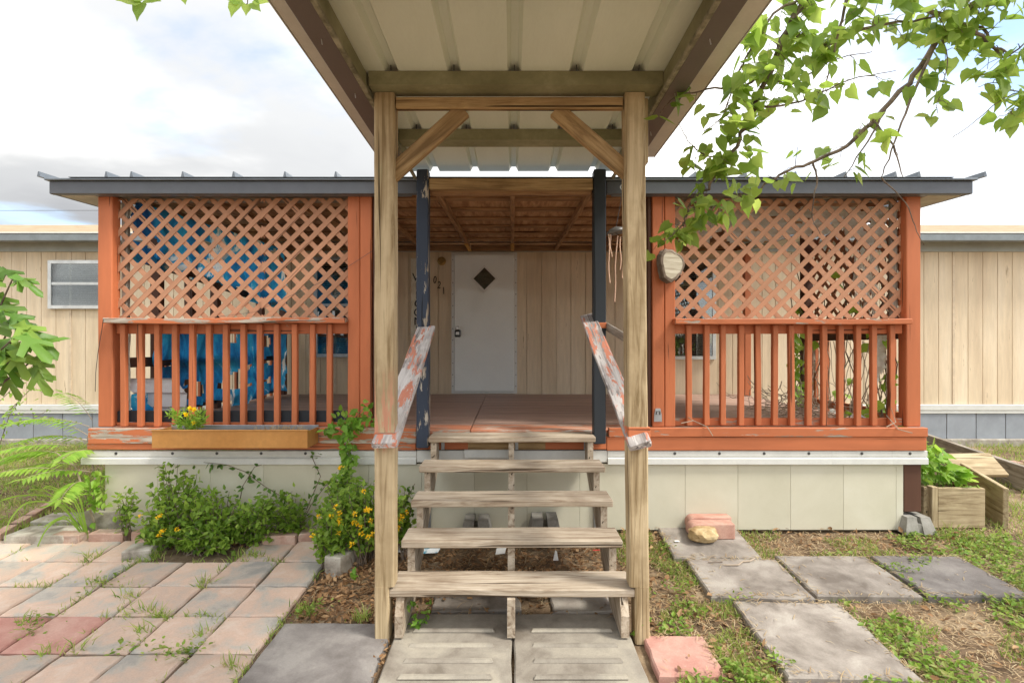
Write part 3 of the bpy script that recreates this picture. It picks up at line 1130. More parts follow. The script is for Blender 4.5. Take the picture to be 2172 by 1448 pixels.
def porch():
    p = thing('porch', (0, PF, g(PF)), 'covered wooden porch painted orange with lattice screens and grey fascia', 'porch')
    # deck
    deck = bpy.data.objects.new('deck', None)
    col.objects.link(deck)
    place(deck, Matrix.Translation((0, PF, DK)), p)
    y = PF + .001
    i = 0
    r = random.Random(3)
    while y < WY - .06:
        w = .138
        sx = -.318 + (y - PF) * -.008
        mt = M['deck_front'] if i < 2 else M['deck']
        y1 = min(y + w, WY - .055)
        box('deck_board', XL + .01, sx - .004, y, y1, DK - .03, DK + r.uniform(-.0015, .0015), mt, deck, bev=.003)
        box('deck_board', sx + .004, XR - .01, y, y1, DK - .03, DK + r.uniform(-.0015, .0015), mt, deck, bev=.003)
        y += w + .005
        i += 1
    # rim boards, left one rotten, right one sound
    box('rim_board', XL - .02, -.72, PF - .045, PF - .002, .745, DK + .022, M['orange_peel'], p, jit=.004, seg=14)
    box('rim_board', XL - .03, -.72, PF - .040, PF - .003, .695, .744, M['orange_worn'], p, jit=.004, seg=14)
    box('rim_board', .725, XR + .015, PF - .050, PF - .002, .795, DK + .024, M['orange_worn'], p, seg=8, jit=.002)
    box('rim_board', .71, XR + .010, PF - .040, PF - .002, .692, .794, M['orange'], p, seg=8, jit=.0015)
    box('rim_board', -.719, .709, PF - .038, PF - .002, .700, DK - .032, M['orange'], p)
    box('rim_patch', -.33, .25, PF - .047, PF - .0385, .70, .80, M['header'], p)
    # corner and gate posts: (x0, x1, label)
    zt = roof_z(PF) + .0
    for x0, x1 in ((-3.14, -3.03), (-1.245, -1.155), (-1.152, -1.065), (1.065, 1.155), (1.158, 1.238), (2.99, 3.10)):
        box('post', x0, x1, PF - .0, PF + .09, DK + .024, zt, M['orange'], p, axis='z', bev=.006, seg=10, jit=.0015)
    for x0, x1 in ((-1.06, -1.035), (1.035, 1.06)):
        box('post_edge', x0, x1, PF + .02, PF + .16, DK + .004, zt, M['brown_post'], p, axis='z')
    # rails
    lz = Z(678, PF)
    lr = box('cap_rail', X(218, PF - .07), X(731, PF - .07), PF - .075, PF + .03, lz - .03, lz + .010, M['orange_peel'], p, jit=.005, seg=16)
    rr = box('cap_rail', X(1432, PF - .07), X(1935, PF - .07), PF - .075, PF + .03, lz - .036, lz + .004, M['orange_worn'], p, jit=.004, seg=16)
    for x0, x1 in ((-3.025, -1.25), (1.243, 2.985)):
        box('top_rail', x0, x1, PF + .032, PF + .072, lz - .105, lz - .022, M['orange'], p, seg=6, jit=.001)
    box('bottom_rail', -3.025, -1.25, PF + .042, PF + .08, DK + .055, DK + .14, M['navy'], p)
    box('bottom_rail', -3.025, -1.25, PF + .036, PF + .0415, DK + .024, DK + .054, M['orange_worn'], p)
    box('bottom_rail', 1.243, 2.985, PF + .036, PF + .075, DK + .026, DK + .085, M['orange_worn'], p, seg=6, jit=.001)
    # balusters
    r = random.Random(11)
    for px in (263, 299, 335.5, 373, 409, 445, 480.5, 518, 553, 589, 627, 665, 701):
        x = X(px - 3, PF - .005)
        box('baluster', x - .02, x + .02, PF - .008, PF + .031, DK + .027, lz - .032, M['baluster'], p, axis='z', seg=6, jit=.0022)
    for px in (1460, 1498, 1532, 1571, 1607, 1643, 1678, 1715, 1748, 1783, 1820, 1853.5, 1891):
        x = X(px + 2, PF - .005)
        o = box('baluster', x - .02, x + .02, PF - .008, PF + .031, DK + .030 + r.uniform(0, .01), lz - .038, M['baluster'], p, axis='z', seg=6, jit=.003)
    # lattice screens
    za, zb = lz + .014, Z(418, PF) + .005
    lattice(p, (0, PF + .060, 0), (1, 0, 0), -3.035, -1.905, za, zb, (0, -1, 0), M['lattice'], seed=2)
    lattice(p, (0, PF + .042, 0), (1, 0, 0), -1.918, -1.248, za, zb, (0, -1, 0), M['lattice'], seed=3)
    lattice(p, (0, PF + .055, 0), (1, 0, 0), 1.242, 2.985, za, zb, (0, -1, 0), M['lattice'], seed=4)
    for x0, x1 in ((-3.02, -2.975), (2.935, 2.982)):
        box('nailer', x0, x1, PF + .078, PF + .115, za, zb + .04, M['grey_wood'], p, axis='z', seg=8, jit=.002)
    for x0, x1 in ((-2.97, -1.25), (1.245, 2.93)):
        box('nailer', x0, x1, PF + .078, PF + .11, zb - .02, zb + .02, M['grey_wood'], p)
    # skirting: cream panels, white two-step trim with screws
    zs = g(PF) - .01
    x = -3.075
    k = 0
    pw = .3985
    while x < 2.955 - .01:
        x1 = min(x + pw, 2.957)
        box('skirting_panel', x + .0008, x1 - .0008, PF - .012, PF - .003, zs, .588, M['skirt'], p, axis='z', bev=.0012)
        x += pw
        k += 1
    for a, b in ((-3.235, -2.72), (-2.719, -.72), (.72, 2.40), (2.401, 2.86), (2.861, 3.125)):
        mb = MB()
        y = PF
        prof = [(y - .0125, .690), (y - .030, .686), (y - .030, .648), (y - .022, .640), (y - .040, .630), (y - .040, .588), (y - .0125, .584)]
        mb.prism([(a, q[0], q[1]) for q in prof], (b - a, 0, 0))
        tr = mb.build('skirting_trim', M['white_trim'], p)
        n = max(1, int((b - a) / .32))
        for q in range(n):
            sb = MB()
            sb.lathe((a + (b - a) * (q + .5) / n, PF - .0345, .669), [(.003, 0), (.011, .002), (.011, .0045)], 8, (0, 1, 0))
            sb.build('screw', M['nail'], tr)
    box('skirting_trim', -.719, .719, PF - .026, PF - .0125, .60, .69, M['white_trim'], p)
    box('skirting_trim', -.36, .0, PF - .052, PF - .0275, .635, .70, M['white_trim'], p)
    for x in (-.655, .615):
        box('metal_strip', x, x + .045, PF - .03, PF - .0125, zs + .005, .59, M['tin'], p, axis='z')
    o = box('corner_panel', 2.96, 3.092, PF - .014, PF + .06, .225, .583, M['brown_post'], p, axis='z')
    o['label'] = 'dark brown corner panel under the right end'
    # black posts beside the steps, wood board between them
    z0, z1 = .727, Z(363, 3.84)
    o = box('post', -.700, -.612, 3.795, 3.885, z0, z1, M['navy_peel'], p, axis='z', bev=.006, seg=12, jit=.002)
    o['label'] = 'navy post with peeling paint left of the steps'
    o = box('post', .598, .688, 3.795, 3.885, z0 + .03, z1, M['navy'], p, axis='z', bev=.006, seg=12, jit=.002)
    o['label'] = 'dark navy post right of the steps'
    for x0, x1, zz in ((-.704, -.608, Z(704, 3.80)), (.594, .692, Z(690, 3.80))):
        box('paint_band', x0, x1, 3.7915, 3.8885, zz - .022, zz + .022, M['orange'], p)
    box('beam', -.605, .592, 3.80, 3.84, Z(402, 3.80), Z(378, 3.80), M['header'], p, seg=8, jit=.002)
    box('beam', -.60, .59, 3.845, 3.92, roof_z(3.88) - .01, 2.705, M['ceiling_wood'], p)
    # ------------- roof
    rf = bpy.data.objects.new('roof', None)
    col.objects.link(rf)
    place(rf, Matrix.Translation((0, PF, 2.6)), p)
    yf = 3.84
    z1, z0 = Z(384, yf), Z(411, yf)
    for a, b in ((X(104, yf), -.705), (.70, X(2064, yf))):
        box('fascia', a, b, yf, yf + .04, z0, z1, M['fascia'], rf, bev=.004)
        box('drip_edge', a - .02, b + .02, yf - .022, yf + .038, z1 + .001, z1 + .016, M['fascia_edge'], rf, bev=.003)
        box('soffit', a + .05, b - .05, yf + .041, PF - .004, z0 + .002, z0 + .012, M['fascia_edge'], rf)
    for sx in (-1, 1):
        xo = X(104, yf) if sx < 0 else X(2064, yf)
        d, s, u = Vector((0, 1, .063)), None, None
        board('rake_board', (xo - sx * .02, yf + .042, (z0 + z1) / 2), (xo - sx * .02, WY - .35, (z0 + z1) / 2 + .14), .035, z1 - z0 - .004, M['fascia'], rf)
        board('rake_soffit', (xo - sx * .17, yf + .05, z0 + .004), (xo - sx * .17, WY - .35, z0 + .145), .25, .012, M['soffit'], rf)
    # deck of the roof: strand board sheets, ribbed metal over them
    sl = .050
    for k in range(5):
        a = -3.2 + k * 1.28
        board('strand_board', (a + .64, yf + .06, roof_z(yf) + .090), (a + .64, WY - .31, roof_z(WY - .31) + .090), 1.275, .012, M['osb'], rf)
    ms = MB()
    n = 0
    zr = z1 + .018
    ms.prism([(-3.26, yf - .03, zr), (3.25, yf - .03, zr), (3.25, yf - .03, zr + .004), (-3.26, yf - .03, zr + .004)], (0, WY - .31 - yf, (WY - .31 - yf) * sl))
    for px in (90, 232, 285, 393, 500, 608, 715, 820, 1360, 1472, 1578, 1683, 1788, 1893, 1943, 2082):
        x = X(px, yf)
        ms.prism([(x - .012, yf - .032, zr + .0045), (x + .012, yf - .032, zr + .0045), (x + .004, yf - .032, zr + .042), (x - .004, yf - .032, zr + .042)], (0, WY - .31 - yf, (WY - .31 - yf) * sl))
    ms.build('roof_sheet', M['fascia_edge'], rf)
    # rafters along the depth, purlins across
    for x in (-3.08, -2.42, -1.80, -1.19, -.565, .005, .590, 1.20, 1.80, 2.42, 3.05):
        board('rafter', (x, PF + .02, roof_z(PF) + .030), (x, WY - .06, roof_z(WY - .06) + .030), .038, .058, M['ceiling_wood'], rf, seg=6, jit=.001)
    for x in (-.565, .005):
        board('rafter_patch', (x, 6.35, roof_z(6.35) - .003), (x, WY - .07, roof_z(WY - .06) - .003), .045, .012, M['repair_wood'], rf)
    y = 4.28
    while y < 6.9:
        box('purlin', -3.06, 3.03, y, y + .085, roof_z(y) + .060, roof_z(y) + .080, M['ceiling_wood'], rf)
        y += .42
    box('ledger', -3.1, 3.05, WY - .055, WY - .015, roof_z(WY) + .0, roof_z(WY) + .12, M['ceiling_wood'], rf)
    # side walls: left
    side = bpy.data.objects.new('side_railing', None)
    col.objects.link(side)
    place(side, Matrix.Translation((XL + .1, 5.4, DK)), p)
    for y in (4.44, 4.90, 5.32, 6.27, 6.9):
        box('side_post', -3.10, -3.02, y, y + .07, DK + .003, roof_z(y), M['brown_post'], side, axis='z')
    board('side_rail', (-3.045, 4.03, 2.215), (-3.045, 6.95, 2.0), .03, .075, M['brown_post'], side)
    board('side_rail', (-3.05, 4.03, 1.665), (-3.05, 6.95, 1.665), .09, .038, M['orange'], side)
    board('side_rail', (-3.045, 4.03, 1.345), (-3.045, 6.95, 1.345), .03, .08, M['brown_post'], side)
    board('side_rail', (-3.045, 4.03, .93), (-3.045, 6.95, .93), .03, .075, M['navy'], side)
    y = 4.15
    while y < 6.9:
        box('side_baluster', -3.135, -3.105, y, y + .038, DK + .003, 1.64, M['baluster'], side, axis='z')
        y += .17
    # right side: opening at the back, rail and lattice toward the front
    side = bpy.data.objects.new('side_railing', None)
    col.objects.link(side)
    place(side, Matrix.Translation((XR - .1, 5.0, DK)), p)
    box('side_post', 3.02, 3.10, 6.72, 6.80, DK + .003, roof_z(6.75), M['orange'], side, axis='z', seg=6, jit=.002)
    box('side_post', 2.99, 3.08, 5.30, 5.39, DK + .003, roof_z(5.3), M['brown_post'], side, axis='z')
    box('side_rail', 2.99, 3.08, 4.03, 5.29, 1.615, 1.655, M['brown_post'], side, axis='y')
    box('side_rail', 3.01, 3.05, 4.03, 5.29, 1.53, 1.612, M['brown_post'], side, axis='y')
    box('side_rail', 3.01, 3.05, 4.03, 5.29, DK + .05, DK + .12, M['orange'], side, axis='y')
    for y in (4.16, 4.38, 4.58, 4.80, 5.04, 5.22):
        box('side_baluster', 3.052, 3.088, y, y + .038, DK + .003, 1.61, M['baluster'], side, axis='z', jit=.002, seg=4)
    lattice(side, (3.06, 0, 0), (0, 1, 0), 4.03, 5.29, 1.66, 2.56, (-1, 0, 0), M['lattice'], seed=6, skip=.05)
    return p


porch()

# ------------------------------------------------------------------ metal canopy over the steps
CZ = CH + 1.352                                    # underside of the roof sheet


def canopy():
    c = thing('entry_canopy', (0, 2.65, 0), 'ribbed metal canopy on two pine posts over the steps', 'canopy')
    y0, y1 = .9, 3.97
    mb = MB()
    prof = [(-.90, 0)]
    for x in (-.588, -.282, .012, .313, .617):
        prof += [(x - .034, 0), (x - .017, .034), (x + .017, .034), (x + .034, 0)]
    prof += [(.96, 0)]
    top = [(x, z + .0035) for x, z in prof]
    for pr in (prof, top):
        for (xa, za), (xb, zb) in zip(pr, pr[1:]):
            q = [(xa, y0, CZ + za), (xb, y0, CZ + zb), (xb, y1, CZ + zb), (xa, y1, CZ + za)]
            mb.poly(q)
    for yy in (y0, y1):
        for k in range(len(prof) - 1):
            mb.poly([(prof[k][0], yy, CZ + prof[k][1]), (prof[k + 1][0], yy, CZ + prof[k + 1][1]), (top[k + 1][0], yy, CZ + top[k + 1][1]), (top[k][0], yy, CZ + top[k][1])])
    mb.build('roof_sheet', M['roof_under'], c)
    zb = CH + 1.25
    for x0, x1, xt in ((-.82, -.725, -.925), (.752, .85, .985)):
        sg = -1 if x0 < 0 else 1
        xi, xo = (x1, x0) if sg < 0 else (x0, x1)
        box('side_beam', min(xi, xo), max(xi, xo), y0, 3.60, zb, CZ - .002, M['side_beam'], c, axis='y', bev=.003)
        box('beam_lip', min(xi, xi - sg * .022), max(xi, xi - sg * .022), y0, 3.86, zb - .006, zb + .012, M['beam_edge'], c, axis='y', bev=.003, seg=20, jit=.002)
        box('beam_liner', min(xi - sg * .003, xi - sg * .012), max(xi - sg * .003, xi - sg * .012), y0, 3.58, zb + .014, CZ - .003, M['purlin'], c, axis='y')
        box('roof_trim', min(xo + sg * .002, xt), max(xo + sg * .002, xt), y0, 3.60, CZ - .030, CZ - .002, M['roof_trim'], c, axis='y', bev=.004)
        box('roof_trim', min(xt, xt + sg * .004), max(xt, xt + sg * .004), y0, 3.60, CZ - .034, CZ + .05, M['roof_trim'], c, axis='y', bev=.001)
        for y in (1.6, 2.1, 2.55, 3.0):
            nb = MB()
            xx = (xi + xo) / 2
            nb.tube([(xx, y, zb + .001), (xx + .004, y, zb - .022)], .0022, 5)
            nb.build('nail', M['alu'], c)
    for yn, yf in ((1.80, 1.915), (2.53, 2.65), (3.20, 3.315)):
        pm = MB()
        a, b = -.70, .738
        z0, z1 = CH + 1.284, CZ - .002
        pm.box(a, b, yn, yn + .004, z0, z1)
        pm.box(a, b, yn + .0042, yf, z0, z0 + .004)
        pm.box(a, b, yf - .004, yf, z0 + .0042, z0 + .022)
        po = pm.build('purlin', M['purlin'], c)
        for x in (-.588, -.282, .012, .313, .617):
            nb = MB()
            nb.tube([(x, yn - .012, z1 - .004), (x, yn - .014, z1 + .022)], .003, 5)
            nb.build('roof_screw', M['nail'], po)
    # front posts with notched feet
    zt = CH + 1.282
    for sg, xo, xi, xot, xit, lab in ((-1, -.690, -.592, -.692, -.592, 'weathered pine post left of the steps with red paint smears'), (1, .692, .594, .668, .566, 'weathered pine post right of the steps')):
        mb = MB()
        gz = g(2.6) - .03
        xn = xi + sg * .026
        za, zm = gz, .262
        y0_, y1_ = 2.600, 2.695
        n = 14
        ring = []
        zs = [gz, .2620, .2621] + [.2621 + (zt - .2621) * k / n for k in range(1, n + 1)]
        r = random.Random(4 + sg)
        for k, z in enumerate(zs):
            t_ = (z - gz) / (zt - gz)
            a = xo + (xot - xo) * t_
            b = (xn if k < 2 else xi) + (xit - xi) * t_
            if a > b:
                a, b = b, a
            j = lambda: r.uniform(-.0015, .0015)
            ch = .007
            # the grain runs along local x, so z goes to local x
            ring.append([(z, a + ch + j(), y0_ + j()), (z, b - ch + j(), y0_ + j()), (z, b + j(), y0_ + ch), (z, b + j(), y1_ - ch), (z, b - ch, y1_), (z, a + ch, y1_), (z, a + j(), y1_ - ch), (z, a + j(), y0_ + ch)])
        vs = [v for q in ring for v in q]
        fs = []
        for k in range(len(ring) - 1):
            for q in range(8):
                q2 = (q + 1) % 8
                fs.append((k * 8 + q, k * 8 + q2, k * 8 + 8 + q2, k * 8 + 8 + q))
        fs.append(tuple(range(7, -1, -1)))
        fs.append(tuple((len(ring) - 1) * 8 + q for q in range(8)))
        me = bpy.data.meshes.new('post')
        me.from_pydata(vs, [], fs)
        me.materials.append(M['post_smeared'] if sg < 0 else M['post'])
        bm = bmesh.new()
        bm.from_mesh(me)
        bmesh.ops.recalc_face_normals(bm, faces=bm.faces)
        bm.to_mesh(me)
        bm.free()
        # local (z, x, y) -> world
        mw = Matrix(((0, 1, 0, 0), (0, 0, 1, 0), (1, 0, 0, 0), (0, 0, 0, 1)))
        o = link_mesh('post', me, None, mw, c)
        o['label'] = lab
    # paint bands where the handrails meet the posts
    zz = Z(917, 2.6)
    o = box('paint_band', -.6935, -.5885, 2.5965, 2.6985, Z(946, 2.6), zz, M['orange_worn'], c, axis='x')
    o = box('paint_band', .5825, .6935, 2.5965, 2.6985, Z(940, 2.6), Z(905, 2.6), M['orange'], c, axis='x')
    zz = Z(205, 2.62)
    box('header', -.588, .562, 2.615, 2.655, Z(229, 2.615), zz - .004, M['header'], c, seg=8, jit=.002)
    for a, b in (((828, 374), (984, 234)), ((1336, 370), (1178, 234))):
        board('brace', pix(a[0], a[1], 2.66), pix(b[0], b[1], 2.66), .04, .082, M['header'], c, up=(0, 0, 1), seg=6, jit=.0015)
    o = box('post_cleat', .672, .70, 2.66, 2.75, CH + .95, zt, M['post'], c, axis='z')
    return c


canopy()


# ------------------------------------------------------------------ steps
def steps():
    s = thing('front_steps', (0, 2.9, g(2.9)), 'weathered wooden steps with five open treads up to the porch', 'steps')
    tz = [.248, .389, .5315, .677, .825]
    ty = [2.607, 2.882, 3.157, 3.432, 3.706]
    hw = [.620, .617, .617, .617, .598]
    dp = [.222, .222, .222, .222, .218]
    for i in range(5):
        box('tread', -hw[i] - .0, hw[i] + .0, ty[i], ty[i] + dp[i], tz[i] - .040, tz[i], M['tread'], s, seg=14, jit=.0022, bev=.005)
    for xc, lab in ((-.565, 1), (-.004, 0), (.565, 1)):
        w = .040
        pts = []
        # sawtooth profile from the foot to the rim
        pts.append((ty[0] - .022, g(2.6) + .012 if lab else g(2.6) + .012))
        pts.append((ty[0] - .022 + (.0), tz[0] - .125 if lab else tz[0] - .042))
        if lab:
            pts.append((ty[0] + .02, tz[0] - .042))
        for i in range(5):
            if i:
                pts.append((ty[i] + .025, tz[i - 1] - .042))
                pts.append((ty[i] + .025, tz[i] - .042))
        pts.append((PF - .052, tz[4] - .042))
        pts.append((PF - .052, .60))
        pts.append((ty[1] + .02, g(2.9) + .006))
        mb = MB()
        mb.prism([(xc - w / 2, a, b) for a, b in pts], (w, 0, 0))
        me = bpy.data.meshes.new('stringer')
        d = Vector((0, .885, .465))
        dd, ss, uu = frame(d, (1, 0, 0))
        mw = mat3(dd, ss, uu, Vector((xc, 3.2, .4)))
        inv = mw.inverted()
        me.from_pydata([tuple(inv @ Vector(v)) for v in mb.v], [], mb.f)
        bm = bmesh.new()
        bm.from_mesh(me)
        bmesh.ops.recalc_face_normals(bm, faces=bm.faces)
        bmesh.ops.triangulate(bm, faces=[f for f in bm.faces if len(f.verts) > 4])
        bm.to_mesh(me)
        bm.free()
        me.materials.append(M['tread'])
        link_mesh('stringer', me, None, mw, s)
    for x in (-.527, .025, .540):
        box('hanger', x - .002, x + .022, PF - .052, PF - .048, .70, .775, M['tin'], s, axis='z', bev=.001)
    # peeling handrails
    a, b = pix(905, 695, 3.83), Vector((-.625, 2.54, .985))
    a.x = -.628
    o = board('handrail', b, a, .128, .036, M['rail_peel'], s, seg=22, jit=.006, bev=.006)
    o['label'] = 'left handrail with peeling paint'
    a, b = Vector((.575, 3.95, 1.700)), Vector((.630, 2.54, .975))
    d = a - b
    o = board('handrail', b, a, .112, .036, M['rail_peel'], s, up=(-.25, 0, 1), seg=22, jit=.006, bev=.006)
    o['label'] = 'right handrail with peeling paint'
    board('strap', pix(1283, 690, 3.86), pix(1345, 728, 3.2), .012, .06, M['grey_wood'], s)
    return s


steps()


# ------------------------------------------------------------------ things on and around the porch
def tarp():
    # hangs along the left side inside the railing; ragged holes
    def sheet(y0, y1, ztop, zbot, seed, hole, n=46, m=26):
        vs, idx, fs = [], {}, []
        for j in range(m + 1):
            for i in range(n + 1):
                u, v = i / n, j / m
                y = y0 + (y1 - y0) * u
                zt, zb = ztop(u), zbot(u)
                z = zt + (zb - zt) * v
                x = -2.965 + .03 * math.sin(u * 34 + 2 * mnoise.noise((u * 5, v * 3, seed))) * (.3 + v) + .05 * mnoise.noise((u * 9, v * 4, seed + 3))
                idx[i, j] = len(vs)
                vs.append((x, y, z + .03 * mnoise.noise((u * 12, 0, seed)) * v))
        for j in range(m):
            for i in range(n):
                u, v = (i + .5) / n, (j + .5) / m
                if mnoise.noise((u * 7, v * 5, seed + 20)) + (v - .5) * .5 > hole:
                    continue
                fs.append((idx[i, j], idx[i + 1, j], idx[i + 1, j + 1], idx[i, j + 1]))
        return vs, fs
    t = thing('blue_tarp', (-2.96, 5.4, DK), 'torn blue tarp hung inside the left end of the porch', 'tarp')
    v1, f1 = sheet(4.06, 6.75, lambda u: roof_z(4.06 + 2.69 * u) - .01, lambda u: 2.14 - .22 * u, 1.3, .42)
    v2, f2 = sheet(4.3, 6.8, lambda u: 1.64, lambda u: .88 + .05 * math.sin(u * 9), 8.1, .33)
    v3, f3 = sheet(4.05, 4.5, lambda u: 1.1, lambda u: .86, 4.7, .6, 12, 8)
    for v, f, nm in ((v1, f1, 'upper_sheet'), (v2, f2, 'lower_sheet'), (v3, f3, 'corner_sheet')):
        mb = MB()
        mb.v, mb.f = v, f
        mb.build(nm, M['tarp'], t, smooth=True)


tarp()


def cloth(name, x0, x1, y, zt, zb, label, seed, rag=.03, n=90, m=14, hole=9, amp=.012):
    vs, fs, idx = [], [], {}
    for j in range(m + 1):
        for i in range(n + 1):
            u, v = i / n, j / m
            bot = zb(u) + rag * mnoise.noise((u * 14, seed, 0)) + rag * .5 * mnoise.noise((u * 40, seed, 2))
            z = zt + (bot - zt) * v
            yy = y + amp * math.sin(v * 16 + 3 * mnoise.noise((u * 6, v, seed))) + amp * 2 * mnoise.noise((u * 8, v * 4, seed + 5))
            idx[i, j] = len(vs)
            vs.append((x0 + (x1 - x0) * u, yy, z))
    for j in range(m):
        for i in range(n):
            u, v = (i + .5) / n, (j + .5) / m
            if mnoise.noise((u * 16, v * 6, seed + 9)) + max(0, v - .6) > hole:
                continue
            fs.append((idx[i, j], idx[i + 1, j], idx[i + 1, j + 1], idx[i, j + 1]))
    mb = MB()
    mb.v, mb.f = vs, fs
    return tag(mb.build(name, M['cloth'], None, smooth=True), label, 'cloth')


cloth('torn_cloth', 1.25, 2.93, PF + .125, 2.565, lambda u: 2.33 - .05 * math.sin(u * 5) - .12 * (u > .8), 'torn white cloth hanging behind the right lattice', 2.2, .05, hole=.40)
cloth('cloth_roll', -2.98, -1.27, PF + .105, 1.655, lambda u: 1.585, 'white cloth strip rolled under the left cap rail', 5.1, .012, 60, 8, amp=.008)
cloth('plastic_scrap', 2.78, 2.90, PF + .09, 1.56, lambda u: 1.12 + .2 * u, 'clear plastic scrap at the right corner behind the balusters', 7.3, .05, 16, 14, amp=.012)
cloth('plastic_scrap', 2.66, 2.84, PF + .10, 2.22, lambda u: 1.76 - .05 * u, 'clear plastic scrap behind the right lattice', 9.3, .09, 16, 14, hole=.3, amp=.012)
cloth('cloth_strip', -3.0, -2.965, PF + .10, 1.60, lambda u: .9, 'narrow white cloth strip beside the left corner post', 3.3, .03, 6, 20, amp=.006)


def siding_piece():
    # piece of white lap siding leaning inside the left balusters
    D = 4.22
    t = MB()
    zs = [.865, .985, 1.10, 1.215]
    L0 = [X(335, D), X(325, D), X(285, D), X(255, D)]
    R0 = [X(398, D), X(398, D), X(396, D), X(372, D)]
    for k in range(3):
        a, b = zs[k], zs[k + 1] - .012
        mb = [(L0[k], D - .02, a), (R0[k], D - .02, a), (R0[k + 1] if k < 2 else R0[3], D + .0, b), (L0[k + 1], D + .0, b)]
        t.prism(mb, (0, .006, 0))
        t.prism([(L0[k + 1] - .0, D + .001, b + .0005), (R0[k + 1], D + .001, b + .0005), (R0[k + 1], D - .018, b + .012), (L0[k + 1], D - .018, b + .012)], (0, .006, 0))
    tag(t.build('siding_piece', M['vinyl_panel']), 'loose piece of white lap siding leaning behind the left balusters', 'siding')


siding_piece()


def flower_trough():
    D0, D1 = 3.665, PF - .052
    x0, x1 = X(322, D0), X(652, D0)
    zt, zb = Z(914, D0), Z(950, D0)
    t = thing('flower_trough', ((x0 + x1) / 2, 3.78, zb), 'copper coloured sheet metal flower trough on the porch rim', 'planter')
    th = .004
    box('front_panel', x0, x1, D0, D0 + th, zb, zt, M['copper_box'], t, bev=.001)
    box('back_panel', x0, x1, D1 - th, D1, zb, zt + .012, M['tin'], t, bev=.001)
    box('end_panel', x0, x0 + th, D0 + th + .0005, D1 - th - .0005, zb, zt, M['copper_box'], t, axis='y', bev=.001)
    box('end_panel', x1 - th, x1, D0 + th + .0005, D1 - th - .0005, zb, zt, M['copper_box'], t, axis='y', bev=.001)
    box('front_rim', x0 - .004, x1 + .004, D0 - .007, D0 + .0135, zt + .0005, zt + .009, M['copper_box'], t, bev=.002)
    box('liner', x0 + .005, x1 - .005, D0 + .0055, D1 - .0055, zb + .001, zt - .035, M['tin'], t)
    box('soil', x0 + .02, x1 - .02, D0 + .02, D1 - .02, zt - .034, zt - .022, M['soil'], t)
    # marigold
    r = random.Random(21)
    base = Vector((X(400, 3.76), 3.77, zt - .02))
    m = thing('marigold_plant', base, 'yellow marigold growing in the flower trough', 'plant')
    mb = MB()
    for k in range(26):
        a = base + Vector((r.uniform(-.06, .06), r.uniform(-.03, .03), 0))
        tip = a + Vector((r.uniform(-.13, .13), r.uniform(-.05, .04), r.uniform(.08, .17)))
        mb.tube([a, (a + tip) / 2 + Vector((0, 0, .02)), tip], .0022, 4)
        for q in range(13):
            u = r.uniform(.3, 1)
            pnt = a.lerp(tip, u)
            mb.leaf(pnt, rdir(r) + Vector((0, 0, .4)), rdir(r), r.uniform(.025, .05), LANCE)
    mb.build('foliage', M['green_pinnate'], m)['kind'] = 'stuff'
    mb = MB()
    for k in range(9):
        a = base + Vector((.02 + r.uniform(-.03, .03), r.uniform(-.02, .02), 0))
        d = Vector((r.uniform(-1, 1), r.uniform(-.4, .2), 1)).normalized()
        pts = [a + d * (.04 * q) + Vector((d.x * .004 * q * q, 0, -.003 * q * q)) for q in range(5)]
        blade(mb, pts, .008)
    mb.build('grass_tuft', M['grass_long'], m)
    for px, py in ((412, 869), (394, 879), (411, 896), (404, 866)):
        c = pix(px, py, 3.74)
        fb = MB()
        for q in range(40):
            d = rdir(r)
            fb.leaf(c, d, rdir(r), r.uniform(.016, .024), OVATE)
        fb.build('flower_head', M['yellow_pale'], m)
    # dry weed at the right end of the trough
    w = thing('dry_weed', (X(590, 3.76), 3.77, zt - .02), 'small dry weed at the right end of the flower trough', 'plant')
    mb = MB()
    for k in range(60):
        a = Vector((X(590, 3.76) + r.gauss(0, .09), 3.77 + r.uniform(-.05, .05), zt - .025))
        d = Vector((r.uniform(-.8, .8), r.uniform(-.3, .3), r.uniform(.4, 1))).normalized()
        blade(mb, [a, a + d * .04, a + d * .07 + Vector((0, 0, -.008))], .004)
    mb.build('foliage', M['straw'], w)['kind'] = 'stuff'


def blade(mb, pts, w, twist=None):
    """grass blade along pts, widest low down, ending in a tip"""
    i = len(mb.v)
    n = len(pts)
    for k, p in enumerate(pts):
        p = Vector(p)
        d = (Vector(pts[min(k + 1, n - 1)]) - Vector(pts[max(k - 1, 0)]))
        s = d.cross(Vector((.3, 1, .2)) if twist is None else twist)
        if s.length < 1e-6:
            s = Vector((1, 0, 0))
        s.normalize()
        if k == n - 1:
            mb.v.append(tuple(p))
        else:
            ww = w * (1 - .55 * k / n) / 2
            mb.v.append(tuple(p - s * ww))
            mb.v.append(tuple(p + s * ww))
    for k in range(n - 2):
        mb.f.append((i + 2 * k, i + 2 * k + 1, i + 2 * k + 3, i + 2 * k + 2))
    mb.f.append((i + 2 * n - 4, i + 2 * n - 3, i + 2 * n - 2))


flower_trough()


def text_mesh(body, size, ext=.003):
    cu = bpy.data.curves.new('t', 'FONT')
    cu.body = body
    cu.size = size
    cu.extrude = ext
    cu.align_x = 'CENTER'
    cu.align_y = 'CENTER'
    ob = bpy.data.objects.new('tmp', cu)
    col.objects.link(ob)
    me = bpy.data.meshes.new_from_object(ob.evaluated_get(bpy.context.evaluated_depsgraph_get()))
    bpy.data.objects.remove(ob)
    me.materials.clear()
    return me


